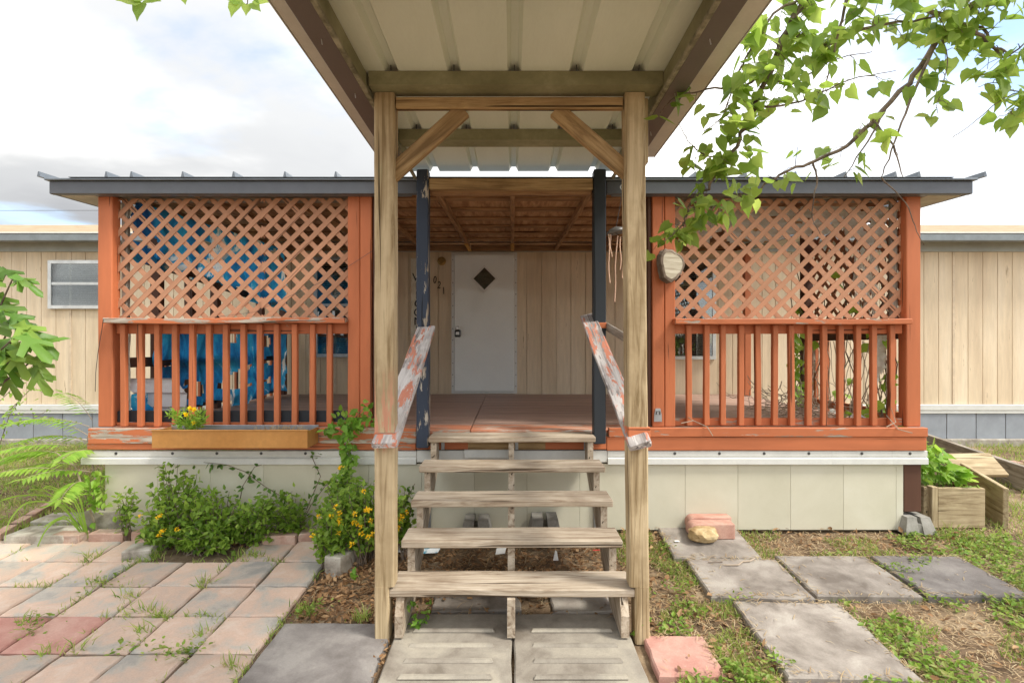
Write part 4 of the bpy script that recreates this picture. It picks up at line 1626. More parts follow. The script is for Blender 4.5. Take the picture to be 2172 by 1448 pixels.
def small_things():
    # welcome sign
    D = WY - .012
    x0, x1 = X(872, D), X(899, D)
    z0, z1 = Z(735, D), Z(548, D)
    t = thing('welcome_sign', ((x0 + x1) / 2, D, z0), 'narrow whitewashed board sign with vertical welcome lettering', 'sign')
    box('sign_board', x0, x1, D - .012, D + .006, z0, z1, M['sign_wood'], t, axis='z', bev=.008)
    for k, ch in enumerate('WELCOME'):
        me = text_mesh(ch, .155)
        link_mesh('letter', me, M['ink'], Matrix.Translation(((x0 + x1) / 2 + .012, D - .014, Z(589 + k * 18.6, D))) @ Matrix.Rotation(rad(90), 4, 'X'), t)
    # lock box on the door
    c = pix(971, 703, WY - .06)
    t = thing('lock_box', c, 'small black combination lock box hanging on the door knob', 'lock box')
    box('body', c.x - .040, c.x + .040, c.y - .04, c.y - .002, c.z - .075, c.z + .02, M['pad'], t, axis='z', bev=.012)
    box('dial', c.x - .022, c.x + .022, c.y - .046, c.y - .0405, c.z - .045, c.z - .005, M['steel'], t, axis='z', bev=.003)
    mb = MB()
    mb.tube([(c.x + .028 * math.cos(a), c.y - .02, c.z + .025 + .045 * math.sin(a)) for a in [math.pi * q / 10 for q in range(11)]], .006, 6)
    mb.build('shackle', M['steel'], t)
    mb = MB()
    mb.lathe((c.x, WY - .051, c.z + .045), [(.03, 0), (.03, -.004), (.014, -.010), (.014, -.03), (.024, -.036), (.027, -.05), (.018, -.06)], 16, (0, 1, 0))
    mb.build('knob', M['steel'], t, smooth=False)
    # wood slice on the right gate post
    c = pix(1421, 563, 3.88)
    t = thing('wood_slice', c, 'round log slice with dark bark hung on the right gate post', 'wood slice')
    mb = MB()
    ax = Vector((.30, -1, .05)).normalized()
    d, a, b = frame(ax, (0, 0, 1))
    r = random.Random(5)
    rr = [(1 + .10 * math.sin(3 * q + 1) + r.uniform(-.03, .03)) for q in [2 * math.pi * k / 30 for k in range(30)]]
    i0 = 0
    for ins, hh in ((.99, -.035), (1.02, 0), (.98, .028), (.80, .034), (.78, .026)):
        for k in range(30):
            q = 2 * math.pi * k / 30
            rad_ = rr[k] * ins * (.102 if ins > .9 else .104) + (r.uniform(-.004, .004) if ins > .9 else 0)
            mb.v.append(tuple(c + d * hh + a * (math.cos(q) * rad_) + b * (math.sin(q) * rad_ * 1.18)))
    for lv in range(4):
        for k in range(30):
            k2 = (k + 1) % 30
            mb.f.append((lv * 30 + k, lv * 30 + k2, lv * 30 + 30 + k2, lv * 30 + 30 + k))
    mb.f.append(tuple(range(29, -1, -1)))
    mb.build('bark', M['bark'], t)
    mb = MB()
    pts = []
    for k in range(30):
        q = 2 * math.pi * k / 30
        rad_ = rr[k] * .83 * .102
        pts.append(c + d * .0275 + a * (math.cos(q) * rad_) + b * (math.sin(q) * rad_ * 1.18))
    mb.prism(pts, d * .004)
    mb.build('sawn_face', M['log_face'], t)
    # bottle opener on the right gate post
    c = pix(1396, 880, PF - .012)
    t = thing('bottle_opener', c, 'small grey metal bottle opener at the foot of the right gate post', 'bottle opener')
    mb = MB()
    mb.prism([(c.x - .03, c.y + .004, c.z - .05), (c.x + .03, c.y + .004, c.z - .05), (c.x + .028, c.y + .004, c.z), (c.x + .018, c.y + .004, c.z + .05), (c.x - .018, c.y + .004, c.z + .05), (c.x - .028, c.y + .004, c.z)], (0, .006, 0))
    mb.build('plate', M['tin'], t)
    mb = MB()
    mb.tube([(c.x - .014, c.y + .002, c.z + .005), (c.x - .012, c.y - .008, c.z + .028), (c.x + .012, c.y - .008, c.z + .028), (c.x + .014, c.y + .002, c.z + .005)], .004, 6)
    mb.build('loop', M['nail'], t)
    # wind chime
    D = 3.42
    c = pix(1307, 491, D)
    t = thing('wind_chime', c, 'wind chime with dark round top and thin copper tubes', 'wind chime')
    mb = MB()
    ax = Vector((-.18, 0, 1))
    mb.lathe(c, [(.063, -.012), (.066, 0), (.045, .018), (.02, .028), (.004, .032)], 20, ax)
    mb.build('top_disc', M['chime_top'], t, smooth=True)
    hk = pix(1321, 397, D)
    mb = MB()
    mb.tube([c + Vector((0, 0, .03)), hk + Vector((0, 0, -.02))], .0018, 4)
    mb.tube([c + Vector((.045, 0, .01)), hk + Vector((0, 0, -.02))], .0018, 4)
    mb.build('cord', M['nail'], t)
    mb = MB()
    mb.tube([hk + Vector((.016 * math.cos(q), 0, .016 * math.sin(q))) for q in [2 * math.pi * k / 14 for k in range(15)]] , .004, 6)
    mb.tube([hk + Vector((.016, 0, 0)), Vector((.735, D, hk.z + .02)), Vector((.735, D, CH + 1.25))], .003, 5)
    mb.build('hook', M['alu'], t)
    for k, (x0, x1, y0, y1) in enumerate(((1291, 1293, 497, 600), (1294, 1297, 497, 545), (1309, 1303, 500, 640), (1316, 1316, 502, 572), (1323, 1321, 500, 590))):
        mb = MB()
        pts = []
        for q in range(8):
            u = q / 7
            pts.append(pix(x0 + (x1 - x0) * u + 1.3 * math.sin(u * 7 + k), y0 + (y1 - y0) * u, D + (k - 2) * .02))
        mb.tube(pts, .0042, 6)
        mb.build('tube', M['chime_tube'], t)


small_things()


def pier(name, cx, cy, zb, s, h, label, group):
    t = thing(name, (cx, cy, zb), label, 'pier block', group)
    mb = MB()
    b, tp = s / 2, s * .36
    for x0, x1, t0, t1 in ((-1, -.16, -1, -.16), (.16, 1, .16, 1)):
        xs0, xs1 = x0 * b, x1 * b
        ts0, ts1 = t0 * tp, t1 * tp
        pts = [(cx + xs0, cy - b, zb), (cx + xs1, cy - b, zb), (cx + ts1, cy - tp, zb + h), (cx + ts0, cy - tp, zb + h)]
        pb = [(cx + xs0, cy + b, zb), (cx + xs1, cy + b, zb), (cx + ts1, cy + tp, zb + h), (cx + ts0, cy + tp, zb + h)]
        i = len(mb.v)
        mb.v += pts + pb
        mb.f += [(i, i + 1, i + 2, i + 3), (i + 5, i + 4, i + 7, i + 6), (i + 4, i, i + 3, i + 7), (i + 1, i + 5, i + 6, i + 2), (i + 3, i + 2, i + 6, i + 7), (i, i + 4, i + 5, i + 1)]
    mb.build('block', M['block'], t)
    cb = MB()
    cb.box(cx - .16 * b - .002, cx + .16 * b + .002, cy - b * .83, cy + b * .83, zb, zb + h * .62)
    cb.build('core', M['block'], t)


pier('pier_block', X(1011, 3.80), 3.80, g(3.8) - .02, .24, .155, 'left of two concrete pier blocks under the steps', 'pier blocks under the steps')
pier('pier_block', X(1155, 3.80), 3.80, g(3.8) - .02, .255, .165, 'right of two concrete pier blocks under the steps', 'pier blocks under the steps')
pier('pier_block', X(1930, 3.95), 3.95, g(3.95) - .02, .235, .12, 'concrete pier block under the right porch corner', None)


def edging():
    grp = 'bricks edging the flower bed'

    def brick(px, py, w, h, d, lab, rot=0, mat='brick', name='edging_brick', tilt=0):
        c = gpix(px, py)
        z0 = g(c.y) - .03
        r = random.Random(int(px))
        mb = MB()
        mb.box(-w / 2, w / 2, -d / 2, d / 2, 0, h + .03)
        me = bpy.data.meshes.new(name)
        me.from_pydata(mb.v, [], mb.f)
        bm = bmesh.new()
        bm.from_mesh(me)
        bmesh.ops.bevel(bm, geom=bm.edges[:], offset=.006, segments=1, affect='EDGES')
        bmesh.ops.subdivide_edges(bm, edges=[e for e in bm.edges if e.calc_length() > .05], cuts=2, use_grid_fill=True)
        for v in bm.verts:
            v.co += Vector((r.uniform(-.002, .002), r.uniform(-.002, .002), r.uniform(-.002, .002)))
        bm.to_mesh(me)
        bm.free()
        me.materials.append(M[mat])
        o = link_mesh(name, me, None, Matrix.Translation((c.x, c.y + d / 2, z0)) @ Matrix.Rotation(rot, 4, 'Z') @ Matrix.Rotation(tilt, 4, 'Y'))
        tag(o, lab, 'brick', grp if name == 'edging_brick' else None)
        SOLID.append((c.x, c.y + d / 2, w / 2, d / 2, rot))
    brick(137, 1151, .20, .055, .10, 'dark red edging brick behind the long grass clump', 0)
    brick(222, 1149, .24, .060, .10, 'pale weathered edging brick right of the long grass clump', .02)
    brick(296, 1147, .13, .060, .10, 'short red edging brick at the left foot of the lantana', -.15)
    brick(590, 1153, .24, .055, .10, 'red edging brick in front of the lantana, right of its middle', .0)
    brick(646, 1149, .10, .058, .12, 'small red edging brick next to the concrete block', .1)
    brick(238, 1122, .44, .135, .10, 'grey concrete kerb piece lying left of the lantana', .10, 'pale_stone', 'kerb_piece')
    brick(70, 1152, .42, .055, .22, 'flat weathered slab at the left edge behind the pavers', .02, 'pale_stone', 'flat_stone')
    brick(118, 1113, .40, .03, .22, 'thin flat stone lying behind the left edge slab', .05, 'pale_stone', 'flat_stone')
    brick(280, 1186, .17, .055, .17, 'broken white paver piece tilted on the patio', .25, 'pale_stone', 'paver_piece')
    brick(718, 1216, .12, .10, .30, 'grey concrete block lying beside the patio corner', -.28, 'pale_stone', 'concrete_block')
    # red edge bricks along the left yard
    c0, c1 = gpix(10, 1128), gpix(105, 1072)
    for k in range(4):
        p = c0.lerp(c1, k / 3)
        d = (c1 - c0)
        b = board('border_brick', p - d.normalized() * .12, p + d.normalized() * .12, .07, .05, M['brick'])
        tag(b, ['nearest', 'second', 'third', 'farthest'][k] + ' red brick of the border in the left yard', 'brick', 'border bricks in the left yard')
    # red bricks and rock on the slab by the skirting
    mt = M['edge_stone']
    t = None
    z = g(3.68) + .01
    for (x0, x1, y0, y1, za, zb, lab, tl) in ((1.30, 1.62, 3.822, 3.914, z + .012, z + .128, 'rounded red edging stone lying against the skirting', 0),
                                              (1.275, 1.60, 3.716, 3.820, z + .004, z + .112, 'rounded red edging stone in front of its twin', 0)):
        mb = MB()
        prof = []
        for q in range(9):
            a = math.pi / 2 + math.pi * q / 8
            prof.append((x0 + .05 + .05 * math.cos(a), (za + zb) / 2 + (zb - za) / 2 * math.sin(a)))
        prof += [(x1, za), (x1, zb)]
        mb.prism([(a, y0, b) for a, b in prof], (0, y1 - y0, 0))
        o = mb.build('edging_stone', mt)
        bm = bmesh.new()
        bm.from_mesh(o.data)
        bmesh.ops.recalc_face_normals(bm, faces=bm.faces)
        bmesh.ops.bevel(bm, geom=bm.edges[:], offset=.005, segments=1, affect='EDGES')
        bm.to_mesh(o.data)
        bm.free()
        tag(o, lab, 'brick')
    c = gpix(1494, 1152)
    mb = MB()
    bm = bmesh.new()
    bmesh.ops.create_icosphere(bm, subdivisions=3, radius=1)
    for v in bm.verts:
        n = v.co.copy()
        k = 1 + .22 * mnoise.noise(n * 1.6) + .10 * mnoise.noise(n * 5)
        v.co = Vector((max(-.105, min(.10, n.x * .115 * k)), n.y * .075 * k, max(-.052, min(.045, n.z * .062 * k))))
    me = bpy.data.meshes.new('rock')
    bm.to_mesh(me)
    bm.free()
    tag(link_mesh('rock', me, M['rock'], Matrix.Translation((c.x, c.y + .01, g(c.y) + .066)) @ Matrix.Rotation(.2, 4, 'Z')), 'tan limestone rock on the slab in front of the red stones', 'rock')


edging()


def planter_box():
    zb = g(4.0) - .02
    t = thing('planter_box', (3.6, 4.3, zb), 'low wooden planter box beside the right porch corner', 'planter')
    A = gpix(1957, 1100)
    D = 3.98
    xa, xb = X(1990, D), X(2090, D)
    zt = Z(1035, D)
    box('board', xa, xb, D, D + .035, zb, zt, M['plank'], t, axis='x', seg=6, jit=.002)
    box('corner_block', xa - .05, xa - .004, D - .005, D + .06, zb, zt + .01, M['plank'], t, axis='z')
    board('board', (xa - .06, D + .04, (zb + zt) / 2), (XR + .12, 4.85, (zb + zt) / 2 + .01), .035, zt - zb, M['plank'], t)
    board('board', (X(2128, 3.98), 3.96, (zb + zt) / 2 + .0), (X(2030, 4.9), 4.95, (zb + zt) / 2 + .03), .035, zt - zb + .01, M['plank'], t, seg=4, jit=.002)
    board('board', (XR + .12, 4.9, zb + .13), (X(2030, 4.9), 4.97, zb + .13), .035, .2, M['plank'], t)
    box('soil', xa - .0, xb - .06, D + .05, 4.8, zb + .005, zt - .06, M['soil'], t)
    # plant in the box, spilling along the porch
    r = random.Random(33)
    p = thing('potato_vine', (3.45, 4.3, zt - .06), 'bright green leafy vine spilling over the wooden planter box', 'plant')
    mb = MB()
    for k in range(620):
        y = r.uniform(4.0, 5.6)
        x = 3.2 + r.random() * .42
        h = (.10 + .36 * max(0, 1 - abs(x - 3.25) / .4)) * r.random() ** .6
        q = Vector((x, y, zt - .07 + h))
        if r.random() < .16 and y > 4.2:
            q.z += r.uniform(.05, .45) * max(0, 1 - (x - 3.18) / .15)
            q.x = min(q.x, 3.32)
        mb.leaf(q, Vector((r.uniform(-.3, 1), r.uniform(-1, .2), r.uniform(-.7, .4))), Vector((r.uniform(-.4, .4), -.5, 1)), r.uniform(.05, .10), HEART)
    mb.build('foliage', M['green_pinnate'], p)['kind'] = 'stuff'
    sb = MB()
    for k in range(14):
        x = 3.25 + r.random() * .3
        y = r.uniform(4.05, 4.7)
        sb.tube([(x, y, zt - .07), (x + r.uniform(-.05, .05), y, zt + .1), (x - r.random() * .1, y + .05, zt + r.uniform(.15, .3))], .004, 5)
    sb.build('stem', M['green_vine'], p)
    # loose boards behind
    b = board('loose_board', pix(2010, 985, 4.75), pix(2118, 985, 4.72), .26, .035, M['plank'], up=(0, -.75, 1), seg=4, jit=.002)
    tag(b, 'loose pale board lying behind the planter box', 'board')
    zt2 = Z(925, 6.0)
    b = board('border_timber', (X(1962, 6.6), 6.6, g(6.6) + .09), (X(2190, 4.85), 4.85, g(4.85) + .09), .05, .24, M['grey_wood'], seg=8, jit=.004)
    tag(b, 'long weathered timber edging the ground by the grey skirting', 'timber')
    c0 = gpix(2110, 985)
    r = random.Random(3)
    for k in range(5):
        x, y = c0.x + .05 + .24 * (k % 3) + r.uniform(-.02, .02), c0.y + .1 + .27 * (k // 3)
        s = slab_obj('yard_brick', x, y, .2, .11, M['brick'], None, r.uniform(-.4, .4), .05, .01, 0, k, .004)
        tag(s, ['reddish brick laid flat behind the loose board, front left', 'reddish brick laid flat behind the loose board, front middle', 'reddish brick laid flat at the right edge behind the loose board', 'reddish brick laid flat behind the loose board, back left', 'reddish brick laid flat behind the loose board, back middle'][k], 'brick', 'bricks lying in the right yard')


planter_box()


def litter():
    def scrap(name, px, py, pts, mat, lab, cat, lift=.012):
        c = gpix(px, py)
        mb = MB()
        mb.prism([(c.x + a, c.y + b, c.z + lift + h) for a, b, h in pts], (0, 0, .002))
        tag(mb.build(name, M[mat]), lab, cat)
    q = [(-.05, -.03, .0), (.04, -.035, .01), (.055, .03, .03), (-.04, .035, .025)]
    scrap('wrapper', 912, 1172, [(a * 1.5, b * 1.6, h) for a, b, h in q], 'blue_wrap', 'crumpled blue and white wrapper under the left of the steps', 'litter')
    scrap('paper_scrap', 850, 1172, [(a * .7, b, h) for a, b, h in q], 'paper', 'white card beside the left post of the canopy', 'litter')
    scrap('paper_scrap', 1062, 1177, [(a * .7, b * .7, h) for a, b, h in q], 'paper', 'white paper scrap under the steps left of the middle stringer', 'litter')
    scrap('paper_scrap', 1178, 1192, [(-.015, 0, 0), (.02, .0, .0), (.012, .02, .05), (.0, .015, .06)], 'paper', 'small folded white scrap under the steps right of the middle stringer', 'litter')
    scrap('plastic_piece', 1270, 1176, [(-.04, -.006, 0), (.04, -.006, .004), (.04, .006, .004), (-.04, .006, 0)], 'red', 'small red plastic strip under the right of the steps', 'litter', .03)
    scrap('paper_scrap', 1436, 1152, [(-.017, -.012, 0), (.017, -.01, 0), (.016, .012, 0), (-.016, .01, 0)], 'paper', 'tiny white scrap on the slab left of the rock', 'litter', .016)
    # forked twig on the slab
    mb = MB()
    P = [gpix(*a) + Vector((0, 0, .017)) for a in ((1540, 1203), (1566, 1203), (1575, 1196), (1590, 1195), (1601, 1189))]
    mb.tube(P, [.004, .005, .005, .006, .003], 6)
    mb.tube([P[0], P[0] + Vector((-.04, .012, .002))], [.004, .0015], 5)
    tag(mb.build('forked_twig', M['twig']), 'pale forked twig lying on the grey slab', 'twig')
    mb = MB()
    a = gpix(1502, 1197) + Vector((0, 0, .015))
    mb.tube([a, a + Vector((.05, .005, .001)), a + Vector((.095, .005, .0))], .003, 5)
    tag(mb.build('twig', M['bark']), 'thin reddish twig left of the forked twig', 'twig')


litter()


def loose_wires():
    mb = MB()
    mb.tube([pix(219, 678, PF - .085), pix(216, 700, PF - .03), pix(208, 745, PF - .012), pix(203, 790, PF - .010), pix(202, 830, PF - .010)], .0022, 5)
    tag(mb.build('loose_cable', M['nail']), 'thin dark cable hanging down the left corner post', 'cable')
    mb = MB()
    P = [pix(a, b, PF - .012) for a, b in ((455, 672), (540, 662), (610, 630), (700, 590), (790, 532))]
    mb.tube(P, .0016, 4)
    tag(mb.build('loose_string', M['nail']), 'thin dark string slanting across the left lattice to the gate post', 'string')


loose_wires()


# ------------------------------------------------------------------ plants
def shrub_lantana(name, boxes, label, nleaf, nfl, seed, size=(.03, .058), mat='green_lantana'):
    r = random.Random(seed)
    cx = sum(b[0] for b in boxes) / len(boxes)
    cy = sum(b[1] for b in boxes) / len(boxes)
    t = thing(name, (cx, cy, g(cy)), label, 'shrub')
    sb, lb = MB(), MB()
    tips = []
    tot = sum(b[3] * b[5] for b in boxes)
    for (x, y, z, rx, ry, rz) in boxes:
        k = int(nleaf * rx * rz / tot)
        for _ in range(max(3, k // 22)):
            a = Vector((x + r.uniform(-.5, .5) * rx, y + r.uniform(-.3, .3) * ry, g(y) - .03))
            d = rdir(r)
            e = Vector((x + d.x * rx * .95, y + d.y * ry * .95, max(z + d.z * rz * .95, g(y) + .03)))
            mid = a.lerp(e, .5) + Vector((0, 0, .04))
            sb.tube([a, mid, e], [.004, .003, .0015], 4)
            tips.append(e)
            # leaf pairs along the outer half of each stem
            for q in range(int(k / max(3, k // 22))):
                u = .25 + .8 * r.random()
                pnt = (mid.lerp(e, (u - .5) * 2) if u > .5 else a.lerp(mid, u * 2)) + rdir(r) * .03
                if pnt.z < g(pnt.y) - .01:
                    pnt.z = g(pnt.y) + .02
                dd = rdir(r) + Vector((0, -.35, .25))
                lb.leaf(pnt, dd, Vector((0, -.5, 1)) + rdir(r) * .6, r.uniform(*size), OVATE)
    sb.build('stem', M['bark'], t)
    lb.build('foliage', M[mat], t)['kind'] = 'stuff'
    for k in range(nfl):
        b = r.choice(boxes)
        ang = r.uniform(0, math.pi)
        u = r.uniform(.75, 1.02)
        c = Vector((b[0] + math.cos(ang) * b[3] * u * r.uniform(.2, 1), b[1] - b[4] * r.uniform(.75, 1.05), b[2] + math.sin(ang) * b[5] * u * r.uniform(-.7, .8)))
        c.z = max(c.z, g(c.y) + .06)
        flower(t, c, r)
    return t


def flower(t, c, r, rad_=.017):
    fb = MB()
    for q in range(16):
        d = (rdir(r) + Vector((0, -.5, .4))).normalized()
        fb.leaf(c + d * rad_ * .35, d, rdir(r), rad_ * r.uniform(.6, 1), OVATE)
    fb.build('flower_head', M['yellow'], t)


def px_box(px, py, D, rx, rz, ry=.16):
    c = pix(px, py, D)
    return (c.x, c.y, c.z, rx / F * D, ry, rz / F * D)


lant = shrub_lantana('lantana_shrub', [px_box(375, 1085, 3.68, 75, 70, .15), px_box(450, 1095, 3.66, 90, 65, .16), px_box(540, 1095, 3.70, 75, 55, .14), px_box(340, 1110, 3.62, 45, 45, .1),
                              px_box(362, 1015, 3.76, 22, 40, .06), px_box(405, 1025, 3.74, 20, 32, .06), px_box(610, 1085, 3.76, 45, 50, .08), px_box(430, 1140, 3.56, 90, 28, .1), px_box(270, 1055, 3.74, 28, 22, .05)],
              'wide low green lantana along the left skirting with few flowers', 5200, 0, 41)
r_ = random.Random(77)
for a, b in ((335, 1098), (341, 1093), (342, 1128), (338, 1135), (347, 1124), (375, 1122), (298, 1095)):
    flower(lant, pix(a, b, 3.50), r_)
for a, b in ((480, 1000), (545, 1005), (600, 1020), (640, 1030)):
    pass
lan2 = shrub_lantana('lantana_shrub', [px_box(745, 1085, 3.40, 70, 55, .13), px_box(700, 1130, 3.36, 42, 42, .1), px_box(770, 1060, 3.5, 55, 40, .1), px_box(850, 1075, 3.50, 30, 48, .08), px_box(730, 1030, 3.6, 40, 40, .1)],
              'bushy lantana full of yellow flowers left of the canopy post', 3000, 0, 42)
for a, b in ((714, 1107), (722, 1110), (700, 1098), (718, 1090), (748, 1114), (757, 1117), (762, 1122), (768, 1130), (751, 1108), (776, 1083), (785, 1082), (752, 1092), (783, 1110), (716, 1133), (664, 1136), (673, 1099), (749, 1152), (781, 1139), (790, 1135), (839, 1062), (854, 1094), (845, 1120), (842, 1106), (861, 1088), (852, 1100), (722, 994), (770, 1044), (713, 1075), (775, 1085)):
    flower(lan2, pix(a, b, 3.27 if a < 800 else 3.42) + Vector((0, r_.uniform(-.02, .05), 0)), r_, .02)
DUR = []


def vine(name, label, paths, mat, seed, size=(.05, .085), shape=OVATE, step=.03, spread=.05, cat='vine', rad_=.004):
    r = random.Random(seed)
    b0 = paths[0][0]
    t = thing(name, (b0[0], b0[1], g(b0[1])), label, cat)
    sb, lb = MB(), MB()
    for pts in paths:
        pts = [Vector(p) for p in pts]
        sb.tube(pts, [rad_ * (1 - .6 * k / len(pts)) for k in range(len(pts))], 5)
        for a, b in zip(pts, pts[1:]):
            n = max(1, int((b - a).length / step))
            for q in range(n):
                p = a.lerp(b, (q + r.random()) / n) + rdir(r) * spread * r.random()
                lb.leaf(p, rdir(r) + Vector((0, -.6, -.1)), Vector((0, -.7, .6)) + rdir(r) * .5, r.uniform(*size), shape)
    sb.build('stem', M['bark'], t)
    lb.build('foliage', M[mat], t)['kind'] = 'stuff'
    return t


B = pix(735, 1110, 3.75)
vine('climbing_vine', 'green vine climbing the rim beside the left gate post',
     [[B, pix(742, 1050, 3.78), pix(735, 1000, 3.80), pix(740, 960, 3.82), pix(735, 925, 3.80), pix(750, 890, 3.80), pix(775, 860, 3.82)],
      [B, pix(715, 1040, 3.74), pix(745, 980, 3.76), pix(732, 940, 3.76)],
      [pix(740, 925, 3.80), pix(705, 905, 3.80), pix(690, 912, 3.78)],
      [pix(742, 910, 3.78), pix(772, 890, 3.78), pix(786, 880, 3.78)],
      [pix(742, 915, 3.78), pix(730, 885, 3.78), pix(722, 872, 3.78)],
      [B, pix(735, 1060, 3.7), pix(728, 1010, 3.72)]], 'green_vine', 51, (.05, .085), OVATE, .0075, .065)
vine('trailing_vine', 'thin dark leaved vine trailing over the skirting right of the low lantana',
     [[pix(640, 1110, 3.76), pix(660, 1070, 3.80), pix(690, 1030, 3.84), pix(715, 1000, 3.85)],
      [pix(640, 1110, 3.76), pix(610, 1060, 3.82), pix(560, 1030, 3.84), pix(520, 1000, 3.86), pix(480, 985, 3.86), pix(432, 980, 3.86)],
      [pix(650, 1080, 3.8), pix(680, 1010, 3.86), pix(660, 965, 3.86), pix(680, 968, 3.84)],
      [pix(505, 1080, 3.8), pix(515, 1030, 3.86), pix(540, 990, 3.86), pix(555, 985, 3.86)]], 'green_dark', 52, (.04, .06), OVATE, .032, .03)
vine('lantana_sprig', 'leafy sprig reaching up the skirting right of the canopy post',
     [[pix(850, 1110, 3.6), pix(862, 1060, 3.62), pix(880, 1025, 3.64)], [pix(855, 1090, 3.6), pix(840, 1045, 3.64)]], 'green_dark', 53, (.035, .055), OVATE, .02, .025, 'plant')
vine('seedling', 'small round leaved seedling under the left of the bottom tread',
     [[gpix(885, 1325), gpix(885, 1325) + Vector((0, 0, .06)), gpix(880, 1325) + Vector((-.03, 0, .12))], [gpix(900, 1318), gpix(905, 1318) + Vector((.02, 0, .10))], [gpix(890, 1332), gpix(880, 1332) + Vector((-.01, -.02, .07))]], 'green_vine', 54, (.022, .035), OVATE, .006, .03, 'plant', .002)
vine('seedling', 'small green seedling at the foot of the right canopy post',
     [[gpix(1357, 1345), gpix(1357, 1345) + Vector((0, 0, .07))]], 'green_vine', 55, (.03, .045), OVATE, .006, .03, 'plant', .002)
vine('seedling', 'two leaved seedling in the dry leaves by the concrete block',
     [[gpix(752, 1225), gpix(752, 1225) + Vector((0, 0, .07))]], 'green_vine', 56, (.035, .05), HEART, .012, .02, 'plant', .002)


def right_vines():
    r = random.Random(61)
    t = thing('porch_vine', (2.95, 5.3, DK), 'heart leaved vine growing up the right side railing', 'vine')
    sb, lb = MB(), MB()
    for k in range(16):
        y = r.choice((5.34, 5.28, 4.9, 4.6, 4.35, 4.15)) + r.uniform(-.06, .06)
        x = 2.97 + r.uniform(-.03, .06)
        top = r.uniform(1.3, 2.45)
        pts = [Vector((x + r.uniform(-.05, .05), y + r.uniform(-.06, .06), DK + (top - DK) * q / 7)) for q in range(8)]
        sb.tube(pts, .0045, 5)
        for q in range(8):
            u = r.random()
            p = pts[int(u * 6.9)] + rdir(r) * .06
            if r.random() < (.9 if y > 5.1 else .35):
                lb.leaf(p, rdir(r) + Vector((-.3, -.5, -.4)), Vector((-.5, -.7, .4)), r.uniform(.06, .11), HEART)
    for k in range(30):
        p = pix(1690 + r.uniform(-12, 14), r.uniform(690, 800) if k < 18 else r.uniform(800, 900), 5.15)
        lb.leaf(p, rdir(r) + Vector((0, -.4, -.7)), Vector((0, -1, .3)) + rdir(r) * .4, r.uniform(.07, .12), HEART)
    sb.build('stem', M['bark'], t)
    lb.build('foliage', M['green_pinnate'], t)['kind'] = 'stuff'
    d = MB()
    for k in range(150):
        c = Vector((2.1 + .8 * r.random() ** .6, r.uniform(4.15, 5.2), DK + .01 + .20 * r.random() ** 2))
        c.x = 2.25 + .65 * r.random()
        e = rdir(r)
        e.z *= .4
        pts = [c]
        for q in range(5):
            e = (e + rdir(r) * .5).normalized()
            nx = pts[-1] + e * .055
            nx.z = min(max(nx.z, DK + .012), 1.3)
            nx.x = min(nx.x, 2.96)
            nx.y = max(nx.y, 4.06)
            pts.append(nx)
        d.tube(pts, r.uniform(.002, .0045), 4, False)
    for k in range(26):
        y = r.uniform(4.1, 5.25)
        pts = [Vector((2.99 + r.uniform(-.06, 0), y, DK + .05))]
        for q in range(7):
            pts.append(pts[-1] + Vector((r.uniform(-.03, .02), r.uniform(-.05, .05), .09)))
        d.tube(pts, r.uniform(.002, .004), 4, False)
    tag(d.build('dead_vine', M['twig']), 'tangle of dead grey vine on the deck behind the right balusters', 'dead vine', kind='stuff')
    m = MB()
    for (a, b, c) in (((1462, 888), (1500, 905), (1512, 924)), ((1880, 880), (1905, 910), (1935, 918)), ((1885, 850), (1900, 895), (1880, 905)), ((1455, 880), (1470, 892), (1445, 897))):
        m.tube([pix(*a, PF + .02), pix(*b, PF - .062), pix(*c, PF - .075)], .0035, 5)
    tag(m.build('dead_stem', M['twig']), 'dry pale stems poking out between the right balusters', 'dead vine', kind='stuff')


right_vines()


def pinnate(mb, sb, base, d, L, r, nl=11, ls=.075):
    """one compound leaf: drooping rachis with paired leaflets"""
    d = d.normalized()
    pts = []
    for k in range(9):
        u = k / 8
        pts.append(base + d * (L * u) + Vector((0, 0, -.32 * L * u * u)))
    sb.tube(pts, [.003 * (1 - .7 * k / 8) for k in range(9)], 4)
    for k in range(nl):
        u = .15 + .85 * k / (nl - 1)
        i = min(7, int(u * 8))
        p = pts[i].lerp(pts[i + 1], u * 8 - i)
        ax = (pts[i + 1] - pts[i]).normalized()
        s = ax.cross(Vector((0, 0, 1))).normalized()
        for sg in (-1, 1):
            mb.leaf(p, s * sg + ax * .45 + Vector((0, 0, -.28)), Vector((0, -.25, 1)), ls * r.uniform(.8, 1.1) * (1 - .3 * abs(u - .5)), LANCE)
    mb.leaf(pts[-1], d + Vector((0, 0, -.5)), Vector((0, 0, 1)), ls, LANCE)


